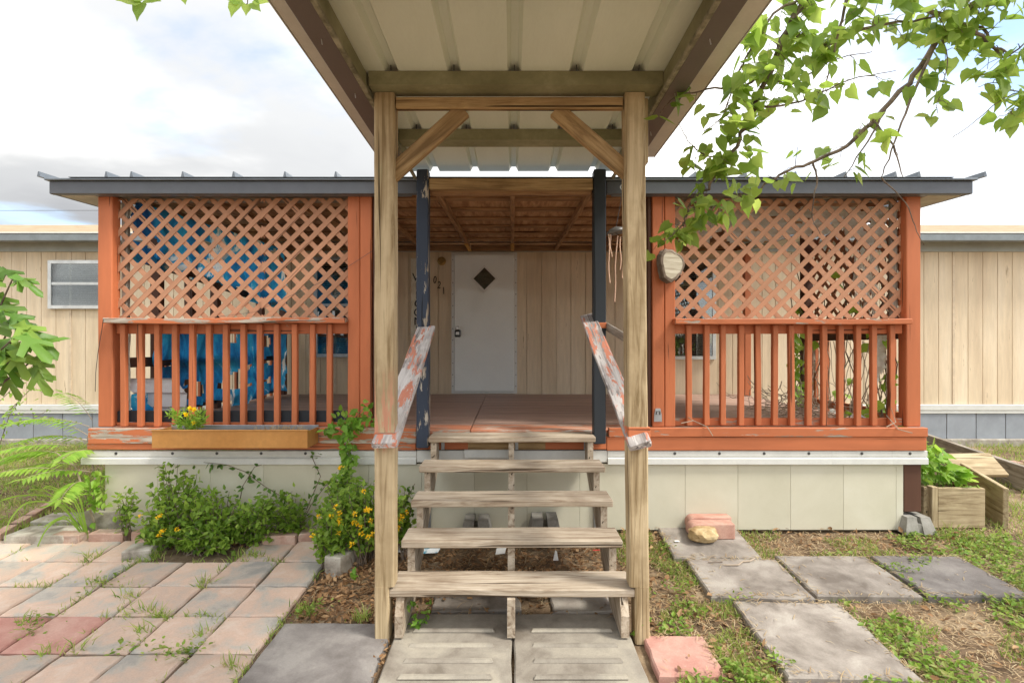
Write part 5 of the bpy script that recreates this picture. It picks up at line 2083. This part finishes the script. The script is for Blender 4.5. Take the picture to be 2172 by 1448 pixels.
def left_plants():
    r = random.Random(71)
    b = pix(205, 1078, 3.90)
    b.z = g(b.y)
    t = thing('pinnate_sapling', b, 'sapling with arching feathery leaves at the left porch corner', 'sapling')
    sb, lb = MB(), MB()
    top = pix(185, 925, 3.95)
    sb.tube([b, b.lerp(top, .5) + Vector((.03, 0, 0)), top], [.010, .008, .005], 6)
    sb.tube([b, pix(160, 990, 3.85), pix(120, 960, 3.8)], [.008, .006, .003], 6)
    for (x, y, D, dx, dy, dz, L) in ((190, 905, 3.95, -1, -.15, .45, .50), (185, 935, 3.95, -1, .1, .30, .56), (175, 960, 3.92, -1, -.3, .25, .48), (165, 985, 3.86, -.9, -.1, .2, .46),
                                     (190, 925, 3.95, -.7, -.2, .6, .42), (150, 1000, 3.85, -.5, -.4, .3, .40), (190, 1000, 3.88, -.3, -.5, .25, .36), (188, 955, 3.93, .1, -.6, .2, .28),
                                     (170, 1020, 3.85, .2, -.5, .1, .30), (120, 960, 3.8, -1, .1, .2, .40), (195, 890, 3.98, -.55, .2, .6, .45), (150, 945, 3.9, -.9, -.5, .3, .42)):
        pinnate(lb, sb, pix(x, y, D), Vector((dx, dy, dz)), L * 1.1, r, 13, .115)
    for k in range(70):
        lb.leaf(pix(205 + r.gauss(0, 16), 1045 + r.gauss(0, 22), 3.86), rdir(r) + Vector((0, -.5, 0)), Vector((0, -.6, 1)) + rdir(r) * .5, r.uniform(.05, .08), OVATE)
    sb.build('stem', M['twig'], t)
    lb.build('foliage', M['green_pinnate'], t)['kind'] = 'stuff'
    # fig at the left edge
    t = thing('fig_tree', (-3.55, 3.15, g(3.15)), 'fig tree with broad lobed leaves reaching in at the left edge', 'tree')
    sb = MB()
    root = Vector((-3.55, 3.15, g(3.15)))
    sb.tube([root, root + Vector((.02, 0, .5)), root + Vector((.08, -.03, 1.0))], [.05, .04, .03], 8)
    ends = []
    for (x, y, D) in ((20, 560, 3.1), (55, 590, 3.05), (30, 660, 3.0), (70, 690, 2.95), (45, 720, 3.0), (20, 690, 3.1), (70, 745, 2.9), (35, 765, 2.9), (20, 810, 2.95), (90, 770, 2.95), (10, 620, 3.1), (60, 672, 3.15), (0, 740, 2.9), (25, 790, 3.05), (-20, 700, 3), (-25, 600, 3), (60, 715, 2.85), (85, 690, 3.0), (5, 665, 2.9)):
        e = pix(x - 28, y, D)
        m = root + Vector((.1, 0, .55 + .5 * r.random()))
        sb.tube([m, m.lerp(e, .55) + Vector((0, 0, .05)), e], [.012, .008, .004], 5)
        ends.append(e)
    sb.build('trunk', M['bark'], t)
    me = bpy.data.meshes.new('fig_leaf')
    me.from_pydata([(a, b_, c * 1.4) for a, b_, c in FIG[0]], [], FIG[1])
    me.polygons.foreach_set('use_smooth', [True] * len(FIG[1]))
    me.materials.append(M['green_fig'])
    for e in ends:
        for q in range(2):
            d, s, u = frame(Vector((r.uniform(.1, 1), r.uniform(-.8, .5), r.uniform(-.7, .3))), Vector((r.uniform(-.3, .3), -.55, 1)))
            sc = r.uniform(.14, .25)
            link_mesh('leaf', me, None, mat3(d, s, u, e + rdir(r) * .03) @ Matrix.Scale(sc, 4), t)
    # thin rose twig and low weeds
    w = vine('rose_twig', 'thin thorny twig with tiny leaves in front of the beige wall',
             [[pix(0, 850, 3.9), pix(50, 800, 4.0), pix(85, 755, 4.05), pix(120, 765, 4.05)], [pix(20, 870, 3.9), pix(70, 820, 4.0), pix(95, 835, 4.0)], [pix(10, 880, 3.9), pix(60, 880, 4.0), pix(110, 885, 4.05)], [pix(0, 900, 3.9), pix(60, 895, 3.95), pix(100, 870, 4)], [pix(-20, 1000, 3.9), pix(20, 880, 3.9), pix(40, 850, 3.95)]], 'green_pinnate', 72, (.025, .045), OVATE, .016, .05, 'plant', .003)
    fb = MB()
    c = pix(92, 748, 4.05)
    for q in range(10):
        fb.leaf(c, rdir(r), rdir(r), .014, OVATE)
    fb.build('rose_bud', M['red'], w)
    # clump of long grass on the patio edge
    c = gpix(183, 1140)
    c.z -= .0
    t = thing('grass_clump', c, 'clump of long arching grass at the patio edge', 'grass clump')
    gb = MB()
    D = c.y
    for path in (((183, 1140), (150, 1080), (100, 1042), (60, 1037)), ((183, 1140), (155, 1060), (110, 1032), (90, 1036)), ((183, 1140), (130, 1075), (60, 1065), (20, 1105), (10, 1150)), ((183, 1140), (165, 1070), (140, 1045), (95, 1034)),
                 ((183, 1140), (175, 1080), (165, 1050), (150, 1040)), ((183, 1140), (140, 1100), (100, 1120), (70, 1180), (50, 1205)), ((183, 1140), (120, 1060), (50, 1050), (0, 1062)), ((183, 1140), (178, 1100), (172, 1060), (160, 1048)), ((183, 1140), (150, 1100), (125, 1098), (90, 1120)), ((183, 1140), (160, 1085), (120, 1070), (80, 1078))):
        P = [pix(a, b, D - .04 * i - r.random() * .03) for i, (a, b) in enumerate(path)]
        P[0] = c + Vector((r.uniform(-.015, .015), r.uniform(-.01, .01), 0))
        fine = []
        n = len(P)
        for i in range(n - 1):
            p0, p1, p2, p3 = P[max(0, i - 1)], P[i], P[i + 1], P[min(n - 1, i + 2)]
            for q in range(4):
                u = q / 4
                fine.append(.5 * ((2 * p1) + (p2 - p0) * u + (2 * p0 - 5 * p1 + 4 * p2 - p3) * u * u + (3 * p1 - p0 - 3 * p2 + p3) * u ** 3))
        fine.append(P[-1])
        blade(gb, fine, .016, Vector((.2, 1, .3)))
    gb.build('blade', M['grass_long'], t)


left_plants()


def leafy_tree(name, label, base, limbs, seed, nind, extra, size, mat):
    """limbs: list of (list of points, radius0, leaf density per metre, spread)"""
    r = random.Random(seed)
    t = thing(name, base, label, 'tree')
    me = bpy.data.meshes.new('tree_leaf')
    me.from_pydata(HEART[0], [], HEART[1])
    me.polygons.foreach_set('use_smooth', [True] * len(HEART[1]))
    me.materials.append(mat)
    cand = []
    for k, (pts, r0, dens, spread) in enumerate(limbs):
        pts = [Vector(p) for p in pts]
        # smooth the limb and give it small kinks
        fine = []
        n = len(pts)
        for i in range(n - 1):
            p0, p1, p2, p3 = pts[max(0, i - 1)], pts[i], pts[i + 1], pts[min(n - 1, i + 2)]
            for q in range(5):
                u = q / 5
                fine.append(.5 * ((2 * p1) + (p2 - p0) * u + (2 * p0 - 5 * p1 + 4 * p2 - p3) * u * u + (3 * p1 - p0 - 3 * p2 + p3) * u ** 3) + rdir(r) * min(.012, r0 * .6))
        fine.append(pts[-1])
        mb = MB()
        m = len(fine)
        mb.tube(fine, [max(.0016, r0 * (1 - .8 * i / m)) for i in range(m)], 7)
        for i in range(m - 1):
            ln = (fine[i + 1] - fine[i]).length
            cnt = ln * dens * 3.0
            cnt = int(cnt) + (r.random() < cnt % 1)
            for q in range(cnt):
                a = fine[i].lerp(fine[i + 1], r.random())
                d = (rdir(r) + Vector((0, 0, -.35))).normalized()
                e = a + d * r.uniform(.2, 1) * spread
                mid = a.lerp(e, .5) + Vector((0, 0, .012))
                mb.tube([a, mid, e], [.0022, .0016, .0011], 4, False)
                for w in range(r.choice((1, 2, 2, 3))):
                    cand.append((e + rdir(r) * .035, Vector((r.uniform(-1, 1), r.uniform(-.8, .6), r.uniform(-1.3, .2)))))
        mb.build('branch' if k else 'trunk', M['bark'], t)
    r.shuffle(cand)
    fb = MB()
    for i, (p, d) in enumerate(cand):
        up = Vector((r.uniform(-.7, .7), r.uniform(-1.1, .4), .8))
        sc = r.uniform(*size)
        if i < nind:
            dd, s, u = frame(d, up)
            link_mesh('leaf', me, None, mat3(dd, s, u, p) @ Matrix.Scale(sc, 4), t)
        else:
            fb.leaf(p, d, up, sc, HEART)
    if fb.v:
        fb.build('foliage', mat, t)['kind'] = 'stuff'
    return t


def trees():
    base = Vector((4.3, 2.4, g(2.4)))
    crown = Vector((4.0, 2.5, 3.0))
    P = pix
    H1 = P(2300, -60, 2.6)
    limbs = [
        ([base, base + Vector((-.05, .05, 1.2)), base + Vector((-.15, .08, 2.2)), Vector((3.7, 2.5, 3.15)), H1], .13, 0, .1),
        ([H1, P(2060, -30, 2.55), P(1880, -60, 2.5), P(1740, -40, 2.5), P(1672, 60, 2.5), P(1630, 160, 2.55), P(1590, 250, 2.6), P(1550, 330, 2.65), P(1500, 400, 2.75), P(1462, 440, 2.8), P(1450, 480, 2.85)], .021, 14, .13),
        ([H1, P(2120, -20, 2.6), P(2010, 60, 2.7), P(1940, 160, 2.75), P(1860, 250, 2.8), P(1790, 310, 2.85), P(1700, 350, 2.9), P(1630, 385, 2.95), P(1598, 420, 3.0)], .020, 4.5, .13),
        ([P(1985, 90, 2.72), P(1935, 200, 2.7), P(1900, 300, 2.7), P(1868, 378, 2.75)], .009, 2.2, .09),
        ([P(1880, 230, 2.78), P(1840, 300, 2.8), P(1790, 375, 2.85)], .007, 2, .09),
        ([P(1895, 310, 2.7), P(1915, 375, 2.7)], .005, 1, .06),
        ([P(1845, 245, 2.8), P(1890, 300, 2.72), P(1905, 330, 2.72)], .005, 2, .09),
        ([P(1725, 345, 2.9), P(1733, 380, 2.88), P(1722, 450, 2.88), P(1740, 498, 2.9)], .006, 0, .06),
        ([P(1870, 378, 2.75), P(1920, 430, 2.75), P(1945, 490, 2.75), P(1960, 520, 2.8)], .004, 0, .05),
        ([P(1672, 60, 2.5), P(1740, 100, 2.6), P(1830, 60, 2.6), P(1960, 40, 2.6), P(2120, 10, 2.6)], .012, 13, .13),
        ([P(1640, 140, 2.55), P(1580, 180, 2.55), P(1500, 190, 2.55), P(1430, 208, 2.55), P(1400, 240, 2.55)], .007, 4.5, .09),
        ([P(1605, 230, 2.6), P(1700, 215, 2.65), P(1800, 170, 2.65), P(1900, 150, 2.65)], .006, 5, .11),
        ([P(1630, 160, 2.55), P(1680, 180, 2.6), P(1760, 130, 2.6), P(1850, 110, 2.6)], .006, 5, .11),
        ([P(1550, 330, 2.65), P(1500, 330, 2.65), P(1460, 300, 2.65), P(1440, 260, 2.65)], .005, 8, .11),
        ([P(1470, 440, 2.8), P(1500, 440, 2.8), P(1560, 420, 2.8), P(1590, 410, 2.8)], .004, 12, .07),
        ([P(1455, 470, 2.85), P(1425, 500, 2.85), P(1400, 520, 2.85)], .004, 18, .075),
        ([P(1660, 100, 2.5), P(1600, 60, 2.5), P(1560, 20, 2.5), P(1600, -40, 2.5)], .006, 9, .12),
        ([P(1700, 0, 2.5), P(1640, 30, 2.5), P(1590, 110, 2.5), P(1560, 170, 2.5), P(1530, 250, 2.55), P(1490, 280, 2.6)], .007, 13, .12),
        ([P(1800, -20, 2.5), P(1780, 60, 2.5), P(1760, 140, 2.55), P(1740, 210, 2.6)], .008, 8, .12),
        ([P(2010, 60, 2.7), P(2080, 60, 2.65), P(2130, 120, 2.6), P(2200, 60, 2.6)], .010, 8, .12),
        ([P(1960, 20, 2.6), P(2060, 60, 2.6), P(2110, 100, 2.6), P(2150, 120, 2.6)], .012, 8, .12),
        ([P(2250, 200, 2.6), P(2170, 195, 2.6), P(2120, 215, 2.6), P(2060, 265, 2.6), P(2020, 292, 2.6)], .004, 0, .1),
        ([P(2250, 200, 2.6), P(2160, 195, 2.6), P(2110, 175, 2.6), P(2075, 185, 2.6)], .004, 10, .05),
        ([P(2250, 200, 2.6), P(2170, 225, 2.6), P(2130, 245, 2.6)], .004, 10, .05),
        ([P(1985, 60, 2.7), P(2010, 120, 2.7), P(2000, 180, 2.68), P(1985, 230, 2.66)], .004, 6, .06),
        ([P(2300, 40, 2.7), P(2190, 120, 2.65), P(2250, 200, 2.6)], .008, 0, .1),
    ]
    leafy_tree('overhanging_tree', 'tree with heart shaped leaves hanging over the right of the porch', base, limbs, 81, 285, 0, (.050, .098), M['green_tree'])
    # the tree off to the left, of which only branch tips show
    base = Vector((-3.9, 1.4, g(1.4)))
    H = Vector((-3.2, 1.7, 3.6))
    limbs = [([base, base + Vector((.1, 0, 1.6)), base + Vector((.3, .1, 2.8)), H], .11, 0, .1),
             ([H, Vector((-2.4, 2.0, 3.55)), P(300, -90, 2.3), P(303, -40, 2.3), P(305, -8, 2.3)], .02, 0, .06),
             ([P(300, -90, 2.3), P(420, -110, 2.3), P(520, -60, 2.3), P(525, -15, 2.3), P(522, 10, 2.3)], .008, 0, .05)]
    t = leafy_tree('left_tree', 'tree off the left edge, only leaf tips showing at the top of the sky', base, limbs, 82, 0, 0, (.06, .09), M['green_tree'])
    r = random.Random(9)
    me = bpy.data.meshes.new('tree_leaf')
    me.from_pydata(HEART[0], [], HEART[1])
    me.materials.append(M['green_tree'])
    for (x, y, dx, dz, s) in ((300, 6, -.2, -1, .085), (296, 0, -1, -.15, .09), (312, -2, 1, -.3, .08), (318, 0, .9, .2, .07), (303, -4, -.8, .3, .08), (505, 4, -.25, -1, .085), (510, 4, -1, .2, .06), (540, 0, 1, -.1, .07), (536, 6, .7, -.8, .06), (523, 10, 0, -1, .05), (389, -6, .3, -1, .035)):
        d, sdd, u = frame(Vector((dx, r.uniform(-.4, .1), dz)), Vector((r.uniform(-.4, .4), -1, .3)))
        link_mesh('leaf', me, None, mat3(d, sdd, u, pix(x, y, 2.3)) @ Matrix.Scale(s, 4), t)
    DUR.append(1)


trees()


# ------------------------------------------------------------------ grass, weeds, dry leaves
def in_porch(x, y):
    return -3.12 < x < 3.1 and y > PF - .02


def scatter():
    r = random.Random(91)
    gb, sb, wb, db = MB(), MB(), MB(), MB()

    def one_blade(mb, x, y, h, w, z=None):
        z0 = (g(y) - .036) if z is None else z
        a = Vector((x, y, z0))
        d = Vector((r.gauss(0, .45), r.gauss(0, .45), 1)).normalized()
        k = r.uniform(.1, .5)
        side = Vector((r.gauss(0, 1), r.gauss(0, 1), 0))
        p1 = a + d * h * .5
        p2 = a + d * h + side * h * k * .5 - Vector((0, 0, h * k * .3))
        blade(mb, [a, p1, p2], w, Vector((r.uniform(-1, 1), r.uniform(-1, 1), .1)))

    def patch(x0, x1, y0, y1, n, dens, h, w):
        for _ in range(n):
            x, y = r.uniform(x0, x1), r.uniform(y0, y1)
            if in_porch(x, y) or on_solid(x, y, -.012):
                continue
            q = mnoise.noise((x * 1.6, y * 1.6, 4)) + .5 * mnoise.noise((x * 5, y * 5, 1))
            if q < dens(x, y):
                continue
            one_blade(gb, x, y, h * r.uniform(.5, 1.25), w * r.uniform(.7, 1.3))
    # left yard
    patch(-9, -2.95, 3.75, 7.0, 26000, lambda x, y: -.32, .10, .006)
    patch(-6, -3.2, 2.2, 4.0, 5000, lambda x, y: -.1, .09, .006)
    # right yard
    patch(.72, 3.6, 2.1, 3.9, 20000, lambda x, y: -.05, .055, .0048)
    patch(3.1, 9, 2.0, 7.0, 22000, lambda x, y: -.22, .09, .006)
    patch(.72, 1.25, 2.2, 3.9, 2500, lambda x, y: -.05, .05, .005)
    # grass in the paver joints
    for _ in range(900):
        i = r.randint(0, 8)
        if r.random() < .5:
            x = PX1 - PP * i + r.gauss(0, .006)
            y = r.uniform(2.1, 3.7)
        else:
            x = PX1 - r.uniform(0, 3)
            y = PY0 + PP * r.randint(1, 5) + r.gauss(0, .006)
        if mnoise.noise((x * 3.1, y * 3.1, 9)) < .12:
            continue
        for q in range(5):
            one_blade(gb, x + r.gauss(0, .012), y + r.gauss(0, .012), r.uniform(.02, .075), .0045, g(y) - .018)
    for (px, py) in ((437, 1235), (270, 1265), (340, 1305), (425, 1240), (422, 1345), (160, 1375), (90, 1385), (305, 1335), (505, 1180), (530, 1175), (330, 1180), (210, 1235), (200, 1180), (180, 1190), (775, 1305), (760, 1310), (640, 1290), (655, 1295), (310, 1295), (60, 1320), (490, 1410), (545, 1180), (340, 1175)):
        c = gpix(px, py)
        for q in range(26):
            one_blade(gb, c.x + r.gauss(0, .028), c.y + r.gauss(0, .02), r.uniform(.03, .10), .0055, g(c.y) - .015)
    # broadleaf weeds: right foreground and around the slabs
    for _ in range(8000):
        x, y = r.uniform(.74, 3.6), r.uniform(2.1, 3.85)
        if on_solid(x, y, .012):
            continue
        q = mnoise.noise((x * 1.9 + 7, y * 1.9, 2)) + .4 * mnoise.noise((x * 6, y * 6, 5))
        right = (x - 1.95) * 1.1 - (y - 2.55) * .8
        if q + .55 * max(-.5, min(.6, right)) < .12:
            continue
        for k in range(2):
            wb.leaf((x + r.gauss(0, .012), y + r.gauss(0, .012), g(y) - .03 + r.uniform(.004, .05)), Vector((r.uniform(-1, 1), r.uniform(-1, 1), r.uniform(-.1, .5))), Vector((r.gauss(0, .4), r.gauss(0, .4), 1)), r.uniform(.02, .042), OVATE)
    for (px, py, n) in ((395, 1385, 90), (210, 1238, 50), (90, 1310, 40), (255, 1380, 30), (345, 1385, 30), (665, 1290, 40), (60, 1345, 30), (640, 1300, 30), (1410, 1160, 50), (1440, 1250, 60), (1460, 1290, 60), (1560, 1265, 25), (1430, 1210, 30), (1600, 1440, 120), (1650, 1400, 60), (1950, 1190, 70), (1915, 1210, 50)):
        c = gpix(px, py)
        for q in range(n):
            wb.leaf((c.x + r.gauss(0, .045), c.y + r.gauss(0, .04), g(c.y) - .012 + r.uniform(.0, .05)), Vector((r.uniform(-1, 1), r.uniform(-1, 1), r.uniform(-.1, .5))), Vector((r.gauss(0, .4), r.gauss(0, .4), 1)), r.uniform(.014, .034), OVATE)
    # weeds in the left yard
    for _ in range(1500):
        x, y = r.uniform(-6, -3.0), r.uniform(3.9, 6.9)
        wb.leaf((x, y, g(y) - .03 + r.uniform(.01, .12)), Vector((r.uniform(-1, 1), r.uniform(-1, 1), r.uniform(-.1, .6))), Vector((r.gauss(0, .4), r.gauss(0, .4), 1)), r.uniform(.02, .05), OVATE)
    # straw over the dry soil
    for _ in range(30000):
        if r.random() < .62:
            x, y = r.uniform(.7, 4.6), r.uniform(2.1, 4.4)
        else:
            x, y = r.uniform(-8, -2.9), r.uniform(3.6, 6.9)
        if in_porch(x, y) or (on_solid(x, y, -.03) and r.random() < .985):
            continue
        a = r.uniform(0, 6.283)
        L = r.uniform(.02, .07)
        p = Vector((x, y, g(y) + (.010 if on_solid(x, y, 0) else -.033 + r.uniform(.002, .016))))
        d = Vector((math.cos(a), math.sin(a), r.uniform(-.1, .25)))
        blade(sb, [p, p + d * L * .5 + Vector((0, 0, .004)), p + d * L], .0045, Vector((0, 0, 1)))
    # dry leaves: under the steps, left of the steps, along the skirting
    for (x0, x1, y0, y1, n) in ((-.62, .62, 3.0, 3.85, 2600), (-.62, .62, 2.82, 3.05, 330), (-1.2, -.62, 2.76, 3.75, 2600), (.62, 1.1, 3.0, 3.9, 500), (.7, 3.4, 3.6, 3.9, 700), (.7, 1.25, 2.3, 3.0, 400), (1.75, 3.2, 2.2, 2.95, 300), (-2.6, -1.2, 3.62, 3.85, 700), (-.72, -.6, 2.3, 2.7, 90)):
        for _ in range(n):
            x, y = r.uniform(x0, x1), r.uniform(y0, y1)
            if on_solid(x, y, -.02) and r.random() < .86:
                continue
            zz = g(y) - .036 + r.random() ** 2 * .05
            db.leaf((x, y, zz), Vector((r.uniform(-1, 1), r.uniform(-1, 1), r.uniform(-.35, .4))), Vector((r.gauss(0, .6), r.gauss(0, .6), 1)), r.uniform(.018, .055), LANCE if r.random() < .6 else OVATE)
    # thin stalks among the dry leaves
    for _ in range(500):
        x, y = r.uniform(-1.2, .62), r.uniform(2.8, 3.8)
        if on_solid(x, y, 0) and r.random() < .6:
            continue
        p = Vector((x, y, g(y) - .02))
        a = r.uniform(0, 6.28)
        d = Vector((math.cos(a), math.sin(a), r.uniform(0, .3)))
        blade(sb, [p, p + d * .05 + Vector((0, 0, .012)), p + d * .11], .0035, Vector((0, 0, 1)))
    for mb, nm, mt, lab, ct in ((gb, 'grass', 'grass', 'thin green and yellow grass growing in the yard and between pavers', 'grass'),
                                (wb, 'weeds', 'weed', 'low broadleaf weeds around the slabs and pavers', 'weeds'),
                                (sb, 'straw', 'straw', 'dry straw scattered over the bare soil', 'straw'),
                                (db, 'fallen_leaves', 'dry_leaf', 'dry brown fallen leaves under and beside the steps', 'leaves')):
        tag(mb.build(nm, M[mt], origin=(0, 0, 0)), lab, ct, kind='stuff')


scatter()


def wire():
    mb = MB()
    D = 30.0
    a, b = pix(-1500, 449, D), pix(3700, 441, D)
    pts = []
    for k in range(25):
        u = k / 24
        p = a.lerp(b, u)
        p.z -= .0
        pts.append(p)
    mb.tube(pts, .012, 5)
    tag(mb.build('utility_wire', M['nail']), 'thin utility wire crossing the sky behind the house', 'wire')


wire()
